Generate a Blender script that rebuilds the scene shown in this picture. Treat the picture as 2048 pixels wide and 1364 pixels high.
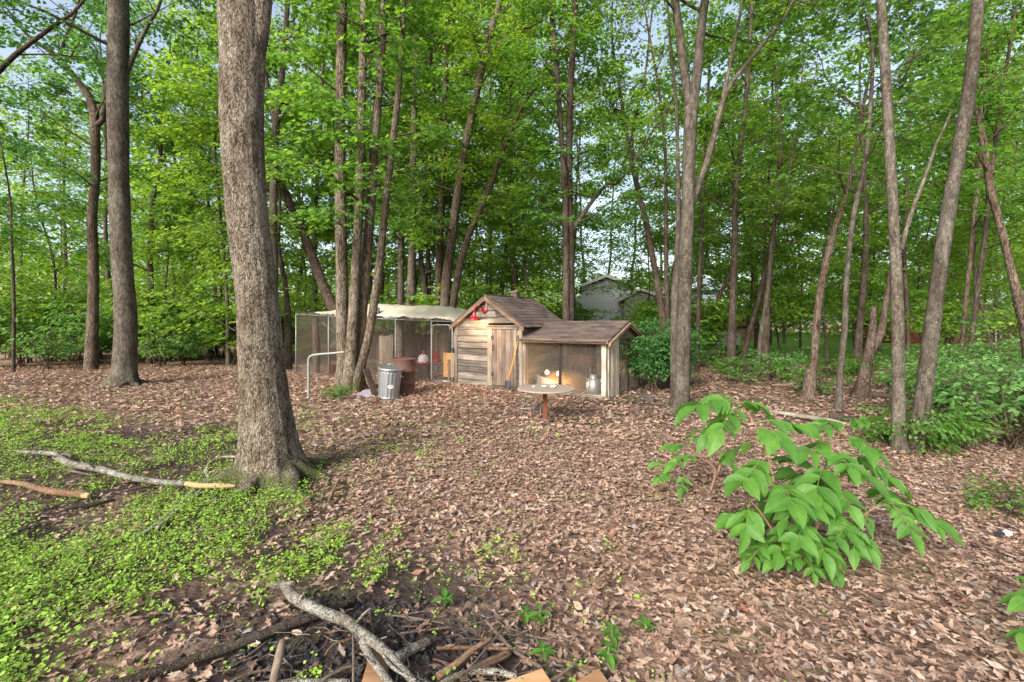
import bpy, math, random
import numpy as np
from math import sin, cos, pi, radians as R
from mathutils import Vector, Matrix

# ------------------------------------------------------------------ camera, sky, sun, exposure
scn = bpy.context.scene
for o in list(bpy.data.objects):
    bpy.data.objects.remove(o)
C = scn.collection
FPX, EYE, HORZ = 930.0, 1.65, 642.0            # focal length in photo pixels, eye height, horizon row
cam_d = bpy.data.cameras.new('camera')
cam_d.sensor_width = 36.0
cam_d.lens = 36.0 * FPX / 2048.0
cam_d.shift_y = -(682.0 - HORZ) / 2048.0
cam_d.clip_start, cam_d.clip_end = 0.05, 600.0
cam = bpy.data.objects.new('camera', cam_d)
C.objects.link(cam)
cam.location = (0, 0, EYE)
cam.rotation_euler = (R(90), 0, 0)
scn.camera = cam

SUN_DIR = Vector((-0.46, -0.78, 0.52)).normalized()   # towards the sun: low behind the camera, veiled by thin cloud
el = math.asin(SUN_DIR.z)
az = math.atan2(SUN_DIR.x, SUN_DIR.y)
w = bpy.data.worlds.new('World')
scn.world = w
w.use_nodes = True
nt = w.node_tree
nt.nodes.clear()
sky = nt.nodes.new('ShaderNodeTexSky')
sky.sky_type = 'NISHITA'
sky.sun_disc = False
sky.sun_elevation = el
sky.sun_rotation = az
sky.air_density, sky.dust_density, sky.ozone_density = 1.0, 2.5, 1.0
hsv = nt.nodes.new('ShaderNodeHueSaturation')
hsv.inputs['Saturation'].default_value = 0.72
bg = nt.nodes.new('ShaderNodeBackground')
bg.inputs[1].default_value = 0.15
wo = nt.nodes.new('ShaderNodeOutputWorld')
nt.links.new(sky.outputs[0], hsv.inputs['Color'])
nt.links.new(hsv.outputs[0], bg.inputs[0])
nt.links.new(bg.outputs[0], wo.inputs[0])
sd = bpy.data.lights.new('sun', 'SUN')
sd.energy = 3.6
sd.angle = R(26)
sd.color = (1.0, 0.95, 0.86)
so = bpy.data.objects.new('sun', sd)
C.objects.link(so)
so.rotation_euler = SUN_DIR.to_track_quat('Z', 'Y').to_euler()
so.location = (20, 25, 40)

scn.view_settings.view_transform = 'Standard'
scn.view_settings.look = 'None'
scn.view_settings.exposure = 1.2
scn.view_settings.gamma = 1.0
scn.render.engine = 'CYCLES'
cy = scn.cycles
cy.use_denoising = True
try:
    cy.denoiser = 'OPENIMAGEDENOISE'
    cy.denoising_input_passes = 'RGB_ALBEDO_NORMAL'
    cy.denoising_prefilter = 'ACCURATE'
except Exception:
    pass
cy.max_bounces, cy.diffuse_bounces, cy.glossy_bounces, cy.transmission_bounces = 5, 3, 2, 3
cy.transparent_max_bounces = 4
cy.caustics_reflective = cy.caustics_refractive = False
cy.use_adaptive_sampling = True
cy.adaptive_threshold = 0.02
cy.sample_clamp_indirect = 6.0
scn.render.use_persistent_data = False

RNG = np.random.default_rng(7)
random.seed(7)

# ------------------------------------------------------------------ geometry helpers
def P(px, py, z=0.0):
    """ground point seen at a photo pixel"""
    y = FPX * (EYE - z) / (py - HORZ)
    return Vector(((px - 1024.0) * y / FPX, y, z))

def at(px, py, y):
    return Vector(((px - 1024.0) * y / FPX, y, EYE - (py - HORZ) * y / FPX))

def link(name, me, mat=None, parent=None):
    o = bpy.data.objects.new(name, me)
    C.objects.link(o)
    if mat is not None and len(me.materials) == 0:
        me.materials.append(mat)
    if parent is not None:
        o.parent = parent
    return o

def np_mesh(name, V, F, smooth=False):
    """F: (m,k) array of faces, one size"""
    me = bpy.data.meshes.new(name)
    V = np.ascontiguousarray(V, dtype=np.float32)
    F = np.ascontiguousarray(F, dtype=np.int32)
    m, k = F.shape
    me.vertices.add(len(V))
    me.vertices.foreach_set('co', V.ravel())
    me.loops.add(m * k)
    me.loops.foreach_set('vertex_index', F.ravel())
    me.polygons.add(m)
    me.polygons.foreach_set('loop_start', np.arange(0, m * k, k, dtype=np.int32))
    me.polygons.foreach_set('loop_total', np.full(m, k, dtype=np.int32))
    if smooth:
        me.polygons.foreach_set('use_smooth', np.ones(m, dtype=bool))
    me.update(calc_edges=True)
    return me

def py_mesh(name, V, F, smooth=False):
    me = bpy.data.meshes.new(name)
    me.from_pydata([tuple(v) for v in V], [], [tuple(f) for f in F])
    if smooth:
        for p in me.polygons:
            p.use_smooth = True
    me.update()
    return me

class MB:
    """collects shapes that belong to ONE part"""
    def __init__(s):
        s.V, s.F = [], []
    def add(s, V, F):
        n = len(s.V)
        s.V += [tuple(v) for v in V]
        s.F += [tuple(i + n for i in f) for f in F]
        return s
    def box(s, x0, x1, y0, y1, z0, z1, jit=0.0):
        V = [(x, y, z) for x in (x0, x1) for y in (y0, y1) for z in (z0, z1)]
        if jit:
            V = [tuple(c + random.uniform(-jit, jit) for c in v) for v in V]
        return s.add(V, [(0, 1, 3, 2), (4, 6, 7, 5), (0, 4, 5, 1), (2, 3, 7, 6), (0, 2, 6, 4), (1, 5, 7, 3)])
    def obox(s, c, ax, ay, az):
        """oriented box: centre and three half-axis vectors"""
        c, ax, ay, az = map(Vector, (c, ax, ay, az))
        V = [c + ax * i + ay * j + az * k for i in (-1, 1) for j in (-1, 1) for k in (-1, 1)]
        return s.add(V, [(0, 1, 3, 2), (4, 6, 7, 5), (0, 4, 5, 1), (2, 3, 7, 6), (0, 2, 6, 4), (1, 5, 7, 3)])
    def bar(s, a, b, wx, wy):
        a, b = Vector(a), Vector(b)
        d = (b - a).normalized()
        u = d.cross(Vector((0, 0, 1)) if abs(d.z) < 0.9 else Vector((1, 0, 0))).normalized()
        v = d.cross(u)
        return s.obox((a + b) / 2, (b - a) / 2, u * wx / 2, v * wy / 2)
    def tube(s, pts, rad, n=8, cap=True):
        V, F = tube_arrays(pts, rad, n)
        F = [tuple(f) for f in F.tolist()]
        m = len(pts)
        if cap:
            F.append(tuple(reversed(range(n))))
            F.append(tuple(range((m - 1) * n, m * n)))
        return s.add(V.tolist(), F)
    def lathe(s, prof, n=24, c=(0, 0, 0)):
        V, F = [], []
        for r, z in prof:
            for i in range(n):
                a = 2 * pi * i / n
                V.append((c[0] + r * cos(a), c[1] + r * sin(a), c[2] + z))
        for j in range(len(prof) - 1):
            for i in range(n):
                k = (i + 1) % n
                F.append((j * n + i, j * n + k, (j + 1) * n + k, (j + 1) * n + i))
        return s.add(V, F)
    def build(s, name, mat, parent=None, smooth=False):
        return link(name, py_mesh(name, s.V, s.F, smooth), mat, parent)

def tube_arrays(pts, rad, n=8, wob=None):
    P_ = np.asarray([tuple(p) for p in pts], float)
    m = len(P_)
    rad = np.broadcast_to(np.asarray(rad, float), (m,))
    T = np.gradient(P_, axis=0)
    T /= np.linalg.norm(T, axis=1)[:, None] + 1e-9
    U = np.zeros_like(P_)
    ref = np.array([1.0, 0, 0]) if abs(T[0][0]) < 0.9 else np.array([0, 1.0, 0])
    u = ref - T[0] * ref.dot(T[0])
    for i in range(m):
        u = u - T[i] * u.dot(T[i])
        u /= np.linalg.norm(u) + 1e-9
        U[i] = u
    W = np.cross(T, U)
    a = np.arange(n) * 2 * pi / n
    rr = rad[:, None] * np.ones((1, n))
    if wob is not None:
        rr = rr * wob
    V = P_[:, None, :] + rr[..., None] * (np.cos(a)[None, :, None] * U[:, None, :] + np.sin(a)[None, :, None] * W[:, None, :])
    i = np.arange(m - 1)[:, None] * n
    j = np.arange(n)[None, :]
    k = (j + 1) % n
    F = np.stack([i + j, i + k, i + n + k, i + n + j], -1).reshape(-1, 4)
    return V.reshape(-1, 3), F

def smooth_path(pts, vals, step):
    """Catmull-Rom through points; vals is an (n,k) companion"""
    Pn = np.asarray([tuple(p) for p in pts], float)
    vals = np.asarray(vals, float)
    n = len(Pn)
    if n == 2:
        Pn = np.vstack([Pn[0], (Pn[0] + Pn[1]) / 2, Pn[1]])
        vals = np.array([vals[0], (vals[0] + vals[1]) / 2, vals[1]])
        n = 3
    ext = np.vstack([2 * Pn[0] - Pn[1], Pn, 2 * Pn[-1] - Pn[-2]])
    out, ov = [], []
    for i in range(n - 1):
        p0, p1, p2, p3 = ext[i:i + 4]
        k = max(2, int(np.linalg.norm(p2 - p1) / step))
        for t in np.arange(k) / k:
            out.append(0.5 * ((2 * p1) + (-p0 + p2) * t + (2 * p0 - 5 * p1 + 4 * p2 - p3) * t * t + (-p0 + 3 * p1 - 3 * p2 + p3) * t ** 3))
            ov.append(vals[i] * (1 - t) + vals[i + 1] * t)
    out.append(Pn[-1]); ov.append(vals[-1])
    return np.array(out), np.array(ov)

def hash3(ix, iy, iz, seed=0):
    h = (ix * 374761393 + iy * 668265263 + iz * 2147483647 + seed * 974711) & 0xFFFFFFFF
    h = ((h ^ (h >> 13)) * 1274126177) & 0xFFFFFFFF
    return ((h ^ (h >> 16)) & 0xFFFF) / 65535.0

def vnoise(x, y, z=None, seed=0):
    """value noise 0..1, vectorised"""
    x = np.asarray(x, float); y = np.asarray(y, float)
    z = np.zeros_like(x) if z is None else np.asarray(z, float)
    ix, iy, iz = (np.floor(q).astype(np.int64) for q in (x, y, z))
    fx, fy, fz = x - ix, y - iy, z - iz
    fx, fy, fz = (q * q * (3 - 2 * q) for q in (fx, fy, fz))
    r = 0
    for a in (0, 1):
        for b in (0, 1):
            for c in (0, 1):
                r = r + hash3(ix + a, iy + b, iz + c, seed) * (fx if a else 1 - fx) * (fy if b else 1 - fy) * (fz if c else 1 - fz)
    return r

def tag(o, label, cat, group=None, kind=None):
    if label: o['label'] = label
    if cat: o['category'] = cat
    if group: o['group'] = group
    if kind: o['kind'] = kind
    return o

def empty(name, loc=(0, 0, 0), rz=0.0):
    o = bpy.data.objects.new(name, None)
    C.objects.link(o)
    o.location = loc
    o.rotation_euler = (0, 0, rz)
    o.empty_display_size = 0.2
    return o

def copy_tree(o, parent=None):
    c = o.copy()
    C.objects.link(c)
    c.parent = parent
    for ch in o.children:
        copy_tree(ch, c)
    return c

# ------------------------------------------------------------------ leaf templates (x along the leaf, y across, z up)
def _sym(mid, half):
    pass

KITE_V = np.array([(0, 0, 0), (.38, .36, .09), (1, 0, -.1), (.38, -.36, .09)], float)
KITE_F = np.array([(0, 2, 1), (0, 3, 2)])
MAPLE_V = np.array([(.32, 0, 0), (0, 0, 0), (-.02, .42, .05), (.24, .2, .03), (.55, .52, .06), (.62, .17, .02), (1, 0, -.12),
                    (.62, -.17, .02), (.55, -.52, .06), (.24, -.2, .03), (-.02, -.42, .05)], float)
MAPLE_F = np.array([(0, 2, 1), (0, 3, 2), (0, 4, 3), (0, 5, 4), (0, 6, 5), (0, 7, 6), (0, 8, 7), (0, 9, 8), (0, 10, 9), (0, 1, 10)])
OVAL_V = np.array([(0, 0, 0), (.3, .27, .06), (.68, .24, .03), (1, 0, -.14), (.68, -.24, .03), (.3, -.27, .06), (.5, 0, -.02)], float)
OVAL_F = np.array([(0, 6, 1), (6, 2, 1), (6, 3, 2), (6, 4, 3), (6, 5, 4), (0, 5, 6)])

def leaf_arrays(TV, TF, pos, X, N, scale, width=None):
    """oriented copies of a template: X leaf direction, N rough normal"""
    X = X / (np.linalg.norm(X, axis=1)[:, None] + 1e-9)
    Y = np.cross(N, X)
    Y /= np.linalg.norm(Y, axis=1)[:, None] + 1e-9
    Z = np.cross(X, Y)
    n, k = len(pos), len(TV)
    s = np.asarray(scale)[:, None, None]
    wy = 1.0 if width is None else np.asarray(width)[:, None, None]
    V = pos[:, None, :] + s * (TV[None, :, 0, None] * X[:, None, :] + wy * TV[None, :, 1, None] * Y[:, None, :] + TV[None, :, 2, None] * Z[:, None, :])
    F = TF[None] + (np.arange(n) * k)[:, None, None]
    return V.reshape(-1, 3), F.reshape(-1, TF.shape[1])

def cat_arrays(parts):
    Vs, Fs, n = [], [], 0
    for V, F in parts:
        Vs.append(V); Fs.append(F + n); n += len(V)
    return np.vstack(Vs), np.vstack(Fs)

# ------------------------------------------------------------------ materials
def new_mat(name):
    m = bpy.data.materials.new(name)
    m.use_nodes = True
    m.node_tree.nodes.clear()
    return m, m.node_tree

def N(t, typ, **kw):
    n = t.nodes.new(typ)
    for k, v in kw.items():
        if k.startswith('i_'):
            n.inputs[k[2:].replace('_', ' ')].default_value = v
        else:
            setattr(n, k, v)
    return n

def L(t, a, b):
    t.links.new(a, b)

def ramp(t, fac, stops, interp='LINEAR'):
    r = t.nodes.new('ShaderNodeValToRGB')
    r.color_ramp.interpolation = interp
    e = r.color_ramp.elements
    while len(e) < len(stops):
        e.new(0.5)
    for i, (p, c) in enumerate(stops):
        e[i].position = p
        e[i].color = (*c, 1.0)
    L(t, fac, r.inputs[0])
    return r.outputs[0]

def coords(t, scale=(1, 1, 1), rnd=True, kind='Object'):
    tc = N(t, 'ShaderNodeTexCoord')
    src = tc.outputs[kind]
    if rnd:
        oi = N(t, 'ShaderNodeObjectInfo')
        ml = N(t, 'ShaderNodeMath', operation='MULTIPLY')
        ml.inputs[1].default_value = 37.0
        L(t, oi.outputs['Random'], ml.inputs[0])
        ad = N(t, 'ShaderNodeVectorMath', operation='ADD')
        L(t, src, ad.inputs[0]); L(t, ml.outputs[0], ad.inputs[1])
        src = ad.outputs[0]
    mp = N(t, 'ShaderNodeMapping')
    mp.inputs['Scale'].default_value = scale
    L(t, src, mp.inputs[0])
    return mp.outputs[0]

def noise(t, vec, sc, det=4, rough=0.6):
    n = N(t, 'ShaderNodeTexNoise')
    n.inputs['Scale'].default_value = sc
    n.inputs['Detail'].default_value = det
    n.inputs['Roughness'].default_value = rough
    L(t, vec, n.inputs['Vector'])
    return n.outputs[0]

def mixc(t, fac, a, b, blend='MIX'):
    m = N(t, 'ShaderNodeMix', data_type='RGBA', blend_type=blend)
    for s, v in ((m.inputs[0], fac), (m.inputs[6], a), (m.inputs[7], b)):
        if isinstance(v, (int, float)):
            s.default_value = v
        elif isinstance(v, tuple):
            s.default_value = (*v, 1.0)
        else:
            L(t, v, s)
    return m.outputs[2]

def math_(t, op, a, b=None, clamp=False):
    m = N(t, 'ShaderNodeMath', operation=op, use_clamp=clamp)
    for s, v in ((m.inputs[0], a), (m.inputs[1], b)):
        if v is None: continue
        if isinstance(v, (int, float)): s.default_value = v
        else: L(t, v, s)
    return m.outputs[0]

def finish(m, t, col, rough=0.9, bump=None, bstr=0.5, bdist=0.01, metal=0.0, spec=0.3):
    p = N(t, 'ShaderNodeBsdfPrincipled')
    if isinstance(col, tuple): p.inputs['Base Color'].default_value = (*col, 1.0)
    else: L(t, col, p.inputs['Base Color'])
    if isinstance(rough, (int, float)): p.inputs['Roughness'].default_value = rough
    else: L(t, rough, p.inputs['Roughness'])
    p.inputs['Metallic'].default_value = metal
    p.inputs['Specular IOR Level'].default_value = spec
    if bump is not None:
        b = N(t, 'ShaderNodeBump')
        b.inputs['Strength'].default_value = bstr
        b.inputs['Distance'].default_value = bdist
        L(t, bump, b.inputs['Height'])
        L(t, b.outputs[0], p.inputs['Normal'])
    o = N(t, 'ShaderNodeOutputMaterial')
    L(t, p.outputs[0], o.inputs[0])
    return m

def leaf_mat(name, stops, trans=0.45, tgain=1.7, tyel=(1.12, 1.0, 0.45), rough=0.5):
    """green leaf: colour differs leaf by leaf, light passes through"""
    m, t = new_mat(name)
    g = N(t, 'ShaderNodeNewGeometry')
    oi = N(t, 'ShaderNodeObjectInfo')
    f = math_(t, 'ADD', math_(t, 'MULTIPLY', g.outputs['Random Per Island'], 0.75), math_(t, 'MULTIPLY', oi.outputs['Random'], 0.25))
    col = ramp(t, f, stops)
    tc = mixc(t, 1.0, col, tuple(c * tgain for c in tyel), 'MULTIPLY')
    d = N(t, 'ShaderNodeBsdfPrincipled')
    L(t, col, d.inputs['Base Color'])
    d.inputs['Roughness'].default_value = rough
    d.inputs['Specular IOR Level'].default_value = 0.35
    tr = N(t, 'ShaderNodeBsdfTranslucent')
    L(t, tc, tr.inputs[0])
    mx = N(t, 'ShaderNodeMixShader')
    mx.inputs[0].default_value = trans
    L(t, d.outputs[0], mx.inputs[1]); L(t, tr.outputs[0], mx.inputs[2])
    o = N(t, 'ShaderNodeOutputMaterial')
    L(t, mx.outputs[0], o.inputs[0])
    return m

def bark_mat(name, light, mid, dark, sc=14, moss=0.0, scaly=False, bd=0.02, flat=False, cw=None):
    m, t = new_mat(name)
    v = coords(t, (.7, .7, .7) if flat else (1, 1, 0.16 if not scaly else 0.4))
    n1 = noise(t, v, sc, 6, 0.65)
    vo = N(t, 'ShaderNodeTexVoronoi', feature='DISTANCE_TO_EDGE')
    vo.inputs['Scale'].default_value = sc * (1.7 if not scaly else 2.5)
    dv = mixc(t, 0.35 if not scaly else 0.55, v, N_noise_col(t, v, sc * 0.9))
    L(t, dv, vo.inputs['Vector'])
    crack = math_(t, 'MULTIPLY', vo.outputs['Distance'], 5.0 if not scaly else 7.0, True)
    fine = noise(t, coords(t, (1, 1, 1 if flat else 0.3)), sc * 5, 5, 0.7)
    h = math_(t, 'ADD', math_(t, 'MULTIPLY', math_(t, 'ADD', n1, math_(t, 'SUBTRACT', fine, 0.5)), 0.7), math_(t, 'MULTIPLY', crack, cw if cw is not None else (0.5 if not scaly else 0.34)))
    col = ramp(t, h, [(0.34, dark), (0.52, mid), (0.74, light)])
    v2 = coords(t, (1, 1, 0.7))
    big = ramp(t, noise(t, v2, 2.6, 5, .65), [(.38, (0, 0, 0)), (.62, (1, 1, 1))])
    col = mixc(t, big, mixc(t, 1.0, col, (.72, .66, .6), 'MULTIPLY'), mixc(t, 1.0, col, (1.25, 1.27, 1.25), 'MULTIPLY'))
    spots = ramp(t, noise(t, v2, 26, 3, 0.7), [(0.6, (0, 0, 0)), (0.7, (1, 1, 1))])
    col = mixc(t, math_(t, 'MULTIPLY', spots, 0.3), col, (0.34, 0.35, 0.30))
    oi = N(t, 'ShaderNodeObjectInfo')
    col = mixc(t, 1.0, col, ramp(t, oi.outputs['Random'], [(0, (0.8, 0.78, 0.76)), (1, (1.15, 1.12, 1.05))]), 'MULTIPLY')
    if moss > 0:
        tc = N(t, 'ShaderNodeTexCoord')
        sx = N(t, 'ShaderNodeSeparateXYZ')
        L(t, tc.outputs['Object'], sx.inputs[0])
        low = ramp(t, sx.outputs[2], [(0.0, (1, 1, 1)), (moss, (0, 0, 0))])
        mm = ramp(t, math_(t, 'MULTIPLY', low, noise(t, v2, 6.5, 4)), [(0.34, (0, 0, 0)), (0.46, (1, 1, 1))])
        col = mixc(t, math_(t, 'MULTIPLY', mm, 0.75), col, (0.05, 0.07, 0.014))
    return finish(m, t, col, 0.92, h, 0.9, bd, spec=0.15)

def N_noise_col(t, v, sc):
    n = N(t, 'ShaderNodeTexNoise')
    n.inputs['Scale'].default_value = sc
    n.inputs['Detail'].default_value = 3
    L(t, v, n.inputs['Vector'])
    ad = N(t, 'ShaderNodeVectorMath', operation='ADD')
    L(t, v, ad.inputs[0])
    sb = N(t, 'ShaderNodeVectorMath', operation='SCALE')
    sb.inputs['Scale'].default_value = 0.35
    L(t, n.outputs[1], sb.inputs[0])
    L(t, sb.outputs[0], ad.inputs[1])
    return ad.outputs[0]

def wood_mat(name, cols, axis, sc=30, rough=0.85, knots=True, island=False):
    """weathered board with grain along one axis; tone differs board by board"""
    m, t = new_mat(name)
    s = [1, 1, 1]; s[axis] = 0.06
    v = coords(t, tuple(s))
    g = noise(t, v, sc, 5, 0.7)
    s2 = [1, 1, 1]; s2[axis] = 0.35
    st = noise(t, coords(t, tuple(s2)), 4.5, 4)
    f = math_(t, 'ADD', math_(t, 'MULTIPLY', g, 0.55), math_(t, 'MULTIPLY', st, 0.45))
    col = ramp(t, f, [(0.34, cols[0]), (0.5, cols[1]), (0.66, cols[2])])
    pt = ramp(t, noise(t, coords(t, (1, 1, 1)), 2.6, 4), [(.42, (0, 0, 0)), (.62, (1, 1, 1))])
    col = mixc(t, math_(t, 'MULTIPLY', pt, .55), col, mixc(t, .75, col, cols[0]))
    oi = N(t, 'ShaderNodeObjectInfo')
    src = oi.outputs['Random']
    if island:
        src = N(t, 'ShaderNodeNewGeometry').outputs['Random Per Island']
    col = mixc(t, 1.0, col, ramp(t, src, [(0, (0.5, 0.47, 0.46)), (0.5, (0.92, 0.9, 0.88)), (1, (1.3, 1.24, 1.12))]), 'MULTIPLY')
    return finish(m, t, col, rough, g, 0.5, 0.006, spec=0.2)

def plain_mat(name, col, rough=0.6, metal=0.0, var=0.25, sc=9, spec=0.4, rust=None, rust_amt=0.5):
    m, t = new_mat(name)
    v = coords(t, (1, 1, 1))
    n = noise(t, v, sc, 5)
    c = mixc(t, math_(t, 'MULTIPLY', n, var * 2, True), tuple(min(1, q * (1 + var)) for q in col), tuple(q * (1 - var) for q in col))
    if rust is not None:
        rf = ramp(t, noise(t, v, sc * 0.6, 6, 0.7), [(rust_amt, (0, 0, 0)), (rust_amt + 0.1, (1, 1, 1))])
        c = mixc(t, rf, c, rust)
    return finish(m, t, c, rough, n, 0.15, 0.004, metal, spec)

M = {}
M['bark_big'] = bark_mat('bark_scaly_grey_brown', (.33, .30, .255), (.18, .152, .122), (.04, .031, .025), 15, 0.75, True, 0.04, cw=.24)
M['bark_grey'] = bark_mat('bark_smooth_grey', (.185, .17, .148), (.108, .096, .083), (.035, .03, .026), 20, 0, True, 0.008, cw=.13)
M['bark_furrow'] = bark_mat('bark_furrowed_brown', (.19, .16, .13), (.10, .079, .062), (.02, .016, .013), 17, 0.7, False, 0.02)
M['bark_dark'] = bark_mat('bark_dark', (.105, .082, .07), (.055, .042, .036), (.016, .013, .011), 17, 0, False, 0.015)
M['bark_brown'] = bark_mat('bark_brown', (.12, .092, .075), (.06, .046, .038), (.022, .017, .014), 17, 0, False, 0.015)
M['bark_dead'] = bark_mat('bark_dead', (.30, .27, .25), (.2, .17, .15), (.05, .04, .035), 40, 0, False, 0.006)
M['bark_log'] = bark_mat('bark_rotten_log', (.10, .082, .07), (.052, .041, .035), (.014, .011, .01), 40, 0, False, 0.01, True)
M['leaf_maple'] = leaf_mat('leaf_maple', [(0, (.05, .135, .022)), (.45, (.092, .212, .042)), (.85, (.15, .295, .055)), (1, (.24, .39, .06))], 0.52)
M['leaf_light'] = leaf_mat('leaf_light', [(0, (.085, .175, .032)), (.5, (.15, .285, .048)), (1, (.265, .405, .07))], 0.52)
M['leaf_dark'] = leaf_mat('leaf_dark', [(0, (.038, .115, .034)), (.5, (.066, .18, .05)), (1, (.12, .26, .07))], 0.45)
M['leaf_shrub'] = leaf_mat('leaf_shrub', [(0, (.065, .155, .045)), (.5, (.115, .25, .07)), (1, (.20, .35, .11))], 0.45)
M['leaf_plant'] = leaf_mat('leaf_sapling', [(0, (.055, .16, .03)), (.5, (.08, .215, .04)), (1, (.13, .30, .045))], 0.42, 1.7)
M['weed'] = leaf_mat('weed_leaf', [(0, (.135, .25, .03)), (.5, (.23, .385, .05)), (1, (.36, .51, .08))], 0.3, 1.2)
M['twig'] = plain_mat('green_brown_twig', (.10, .09, .045), 0.8)
M['green_stem'] = plain_mat('green_stem', (.10, .14, .035), 0.7)
M['red_stem'] = plain_mat('reddish_stem', (.19, .10, .07), 0.7)

def litter_mat():
    m, t = new_mat('dry_oak_leaf')
    g = N(t, 'ShaderNodeNewGeometry')
    col = ramp(t, g.outputs['Random Per Island'], [(0, (.11, .066, .052)), (.14, (.21, .132, .10)), (.4, (.30, .196, .145)), (.66, (.365, .25, .19)), (.88, (.43, .315, .25)), (.95, (.27, .25, .245)), (1, (.30, .13, .065))])
    tc = N(t, 'ShaderNodeTexCoord')
    n = noise(t, tc.outputs['Object'], 45, 3)
    col = mixc(t, 1.0, col, ramp(t, n, [(0.3, (.75, .72, .70)), (0.7, (1.15, 1.13, 1.1))]), 'MULTIPLY')
    d = N(t, 'ShaderNodeBsdfPrincipled')
    L(t, col, d.inputs['Base Color'])
    d.inputs['Roughness'].default_value = 0.62
    d.inputs['Specular IOR Level'].default_value = 0.25
    tr = N(t, 'ShaderNodeBsdfTranslucent')
    L(t, col, tr.inputs[0])
    mx = N(t, 'ShaderNodeMixShader')
    mx.inputs[0].default_value = 0.15
    L(t, d.outputs[0], mx.inputs[1]); L(t, tr.outputs[0], mx.inputs[2])
    L(t, mx.outputs[0], N(t, 'ShaderNodeOutputMaterial').inputs[0])
    return m
M['litter'] = litter_mat()

def ground_mat():
    m, t = new_mat('forest_floor')
    tc = N(t, 'ShaderNodeTexCoord')
    v = tc.outputs['Object']
    at_ = N(t, 'ShaderNodeAttribute', attribute_name='soil')
    soil = ramp(t, noise(t, v, 30, 6, 0.7), [(.3, (.020, .014, .012)), (.55, (.052, .036, .032)), (.75, (.095, .068, .060))])
    vo = N(t, 'ShaderNodeTexVoronoi')
    vo.inputs['Scale'].default_value = 16
    vd = mixc(t, 0.12, v, N_noise_col(t, v, 9))
    L(t, vd, vo.inputs['Vector'])
    sx = N(t, 'ShaderNodeSeparateColor')
    L(t, vo.outputs['Color'], sx.inputs[0])
    lit = ramp(t, sx.outputs[0], [(0, (.10, .06, .045)), (.4, (.22, .135, .098)), (.75, (.34, .22, .16)), (1, (.42, .30, .225))])
    col = mixc(t, at_.outputs['Fac'], lit, soil)
    gn = ramp(t, math_(t, 'ADD', noise(t, v, 1.3, 5), math_(t, 'MULTIPLY', noise(t, v, 12, 3), 0.3)), [(.70, (0, 0, 0)), (.80, (1, 1, 1))])
    col = mixc(t, math_(t, 'MULTIPLY', gn, 0.35), col, (.08, .13, .03))
    h = math_(t, 'ADD', noise(t, v, 40, 6), math_(t, 'MULTIPLY', vo.outputs['Distance'], 1.0))
    return finish(m, t, col, 0.95, h, 0.8, 0.03, spec=0.1)
M['ground'] = ground_mat()

def lawn_mat():
    m, t = new_mat('lawn_grass')
    tc = N(t, 'ShaderNodeTexCoord')
    n = noise(t, tc.outputs['Object'], 3, 6, 0.7)
    col = ramp(t, n, [(.3, (.07, .15, .025)), (.55, (.15, .27, .04)), (.75, (.24, .34, .08))])
    return finish(m, t, col, 0.9, noise(t, tc.outputs['Object'], 60, 4), 0.8, 0.03, spec=0.1)
M['lawn'] = lawn_mat()

WEATH = [(.042, .036, .032), (.122, .107, .093), (.26, .24, .212)]
M['wood_x'] = wood_mat('weathered_board_x', WEATH, 0, 26)
M['wood_y'] = wood_mat('weathered_board_y', WEATH, 1, 26)
M['wood_z'] = wood_mat('weathered_board_z', [(.06, .045, .037), (.135, .105, .086), (.235, .19, .158)], 2, 30)
M['trim_z'] = wood_mat('weathered_trim_z', [(.085, .068, .055), (.19, .158, .128), (.33, .285, .238)], 2, 30)
M['white_z'] = wood_mat('peeling_white_board_z', [(.15, .11, .085), (.42, .37, .31), (.66, .61, .54)], 2, 26)
M['rake'] = wood_mat('rake_board', [(.10, .062, .045), (.205, .138, .098), (.31, .22, .165)], 0, 30)
M['rake_y'] = wood_mat('rake_board_y', [(.10, .062, .045), (.205, .138, .098), (.31, .22, .165)], 1, 30)
M['dark_wood'] = wood_mat('dark_stained_board', [(.03, .02, .015), (.07, .047, .036), (.12, .085, .065)], 2, 24)
M['plank'] = wood_mat('sawn_plank', [(.25, .13, .065), (.43, .25, .13), (.55, .36, .21)], 0, 40)
M['ply'] = wood_mat('orange_plywood', [(.30, .15, .05), (.50, .28, .10), (.60, .38, .17)], 2, 14)
M['shingle'] = plain_mat('asphalt_shingle', (.10, .079, .070), 0.95, 0, 0.45, 60, 0.1)
def shingle_fix():
    m = M['shingle']; t = m.node_tree
    p = [n for n in t.nodes if n.type == 'BSDF_PRINCIPLED'][0]
    src = p.inputs['Base Color'].links[0].from_socket
    oi = N(t, 'ShaderNodeObjectInfo')
    c = mixc(t, 1.0, src, ramp(t, oi.outputs['Random'], [(0, (.68, .66, .7)), (1, (1.3, 1.22, 1.2))]), 'MULTIPLY')
    L(t, c, p.inputs['Base Color'])
shingle_fix()
M['galv'] = plain_mat('galvanised_steel', (.25, .26, .275), 0.42, 0.75, 0.25, 6, 0.5)
M['pipe'] = plain_mat('grey_pipe', (.16, .16, .155), 0.55, 0.2, 0.2, 8, 0.5, (.2, .09, .045), 0.62)
M['wire'] = plain_mat('rusty_wire', (.165, .143, .12), 0.7, 0.1, 0.3, 2, 0.3, (.19, .13, .09), 0.52)
M['rust'] = plain_mat('rusted_steel', (.13, .045, .024), 0.85, 0.1, 0.5, 14, 0.2)
M['barrel'] = plain_mat('rusty_brown_drum', (.085, .042, .034), 0.7, 0.1, 0.35, 7, 0.3, (.15, .075, .05), 0.62)
M['red'] = plain_mat('red_enamel', (.23, .010, .014), 0.35, 0, 0.12, 5, 0.5)
M['black'] = plain_mat('black_plastic', (.018, .018, .02), 0.5)
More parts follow.
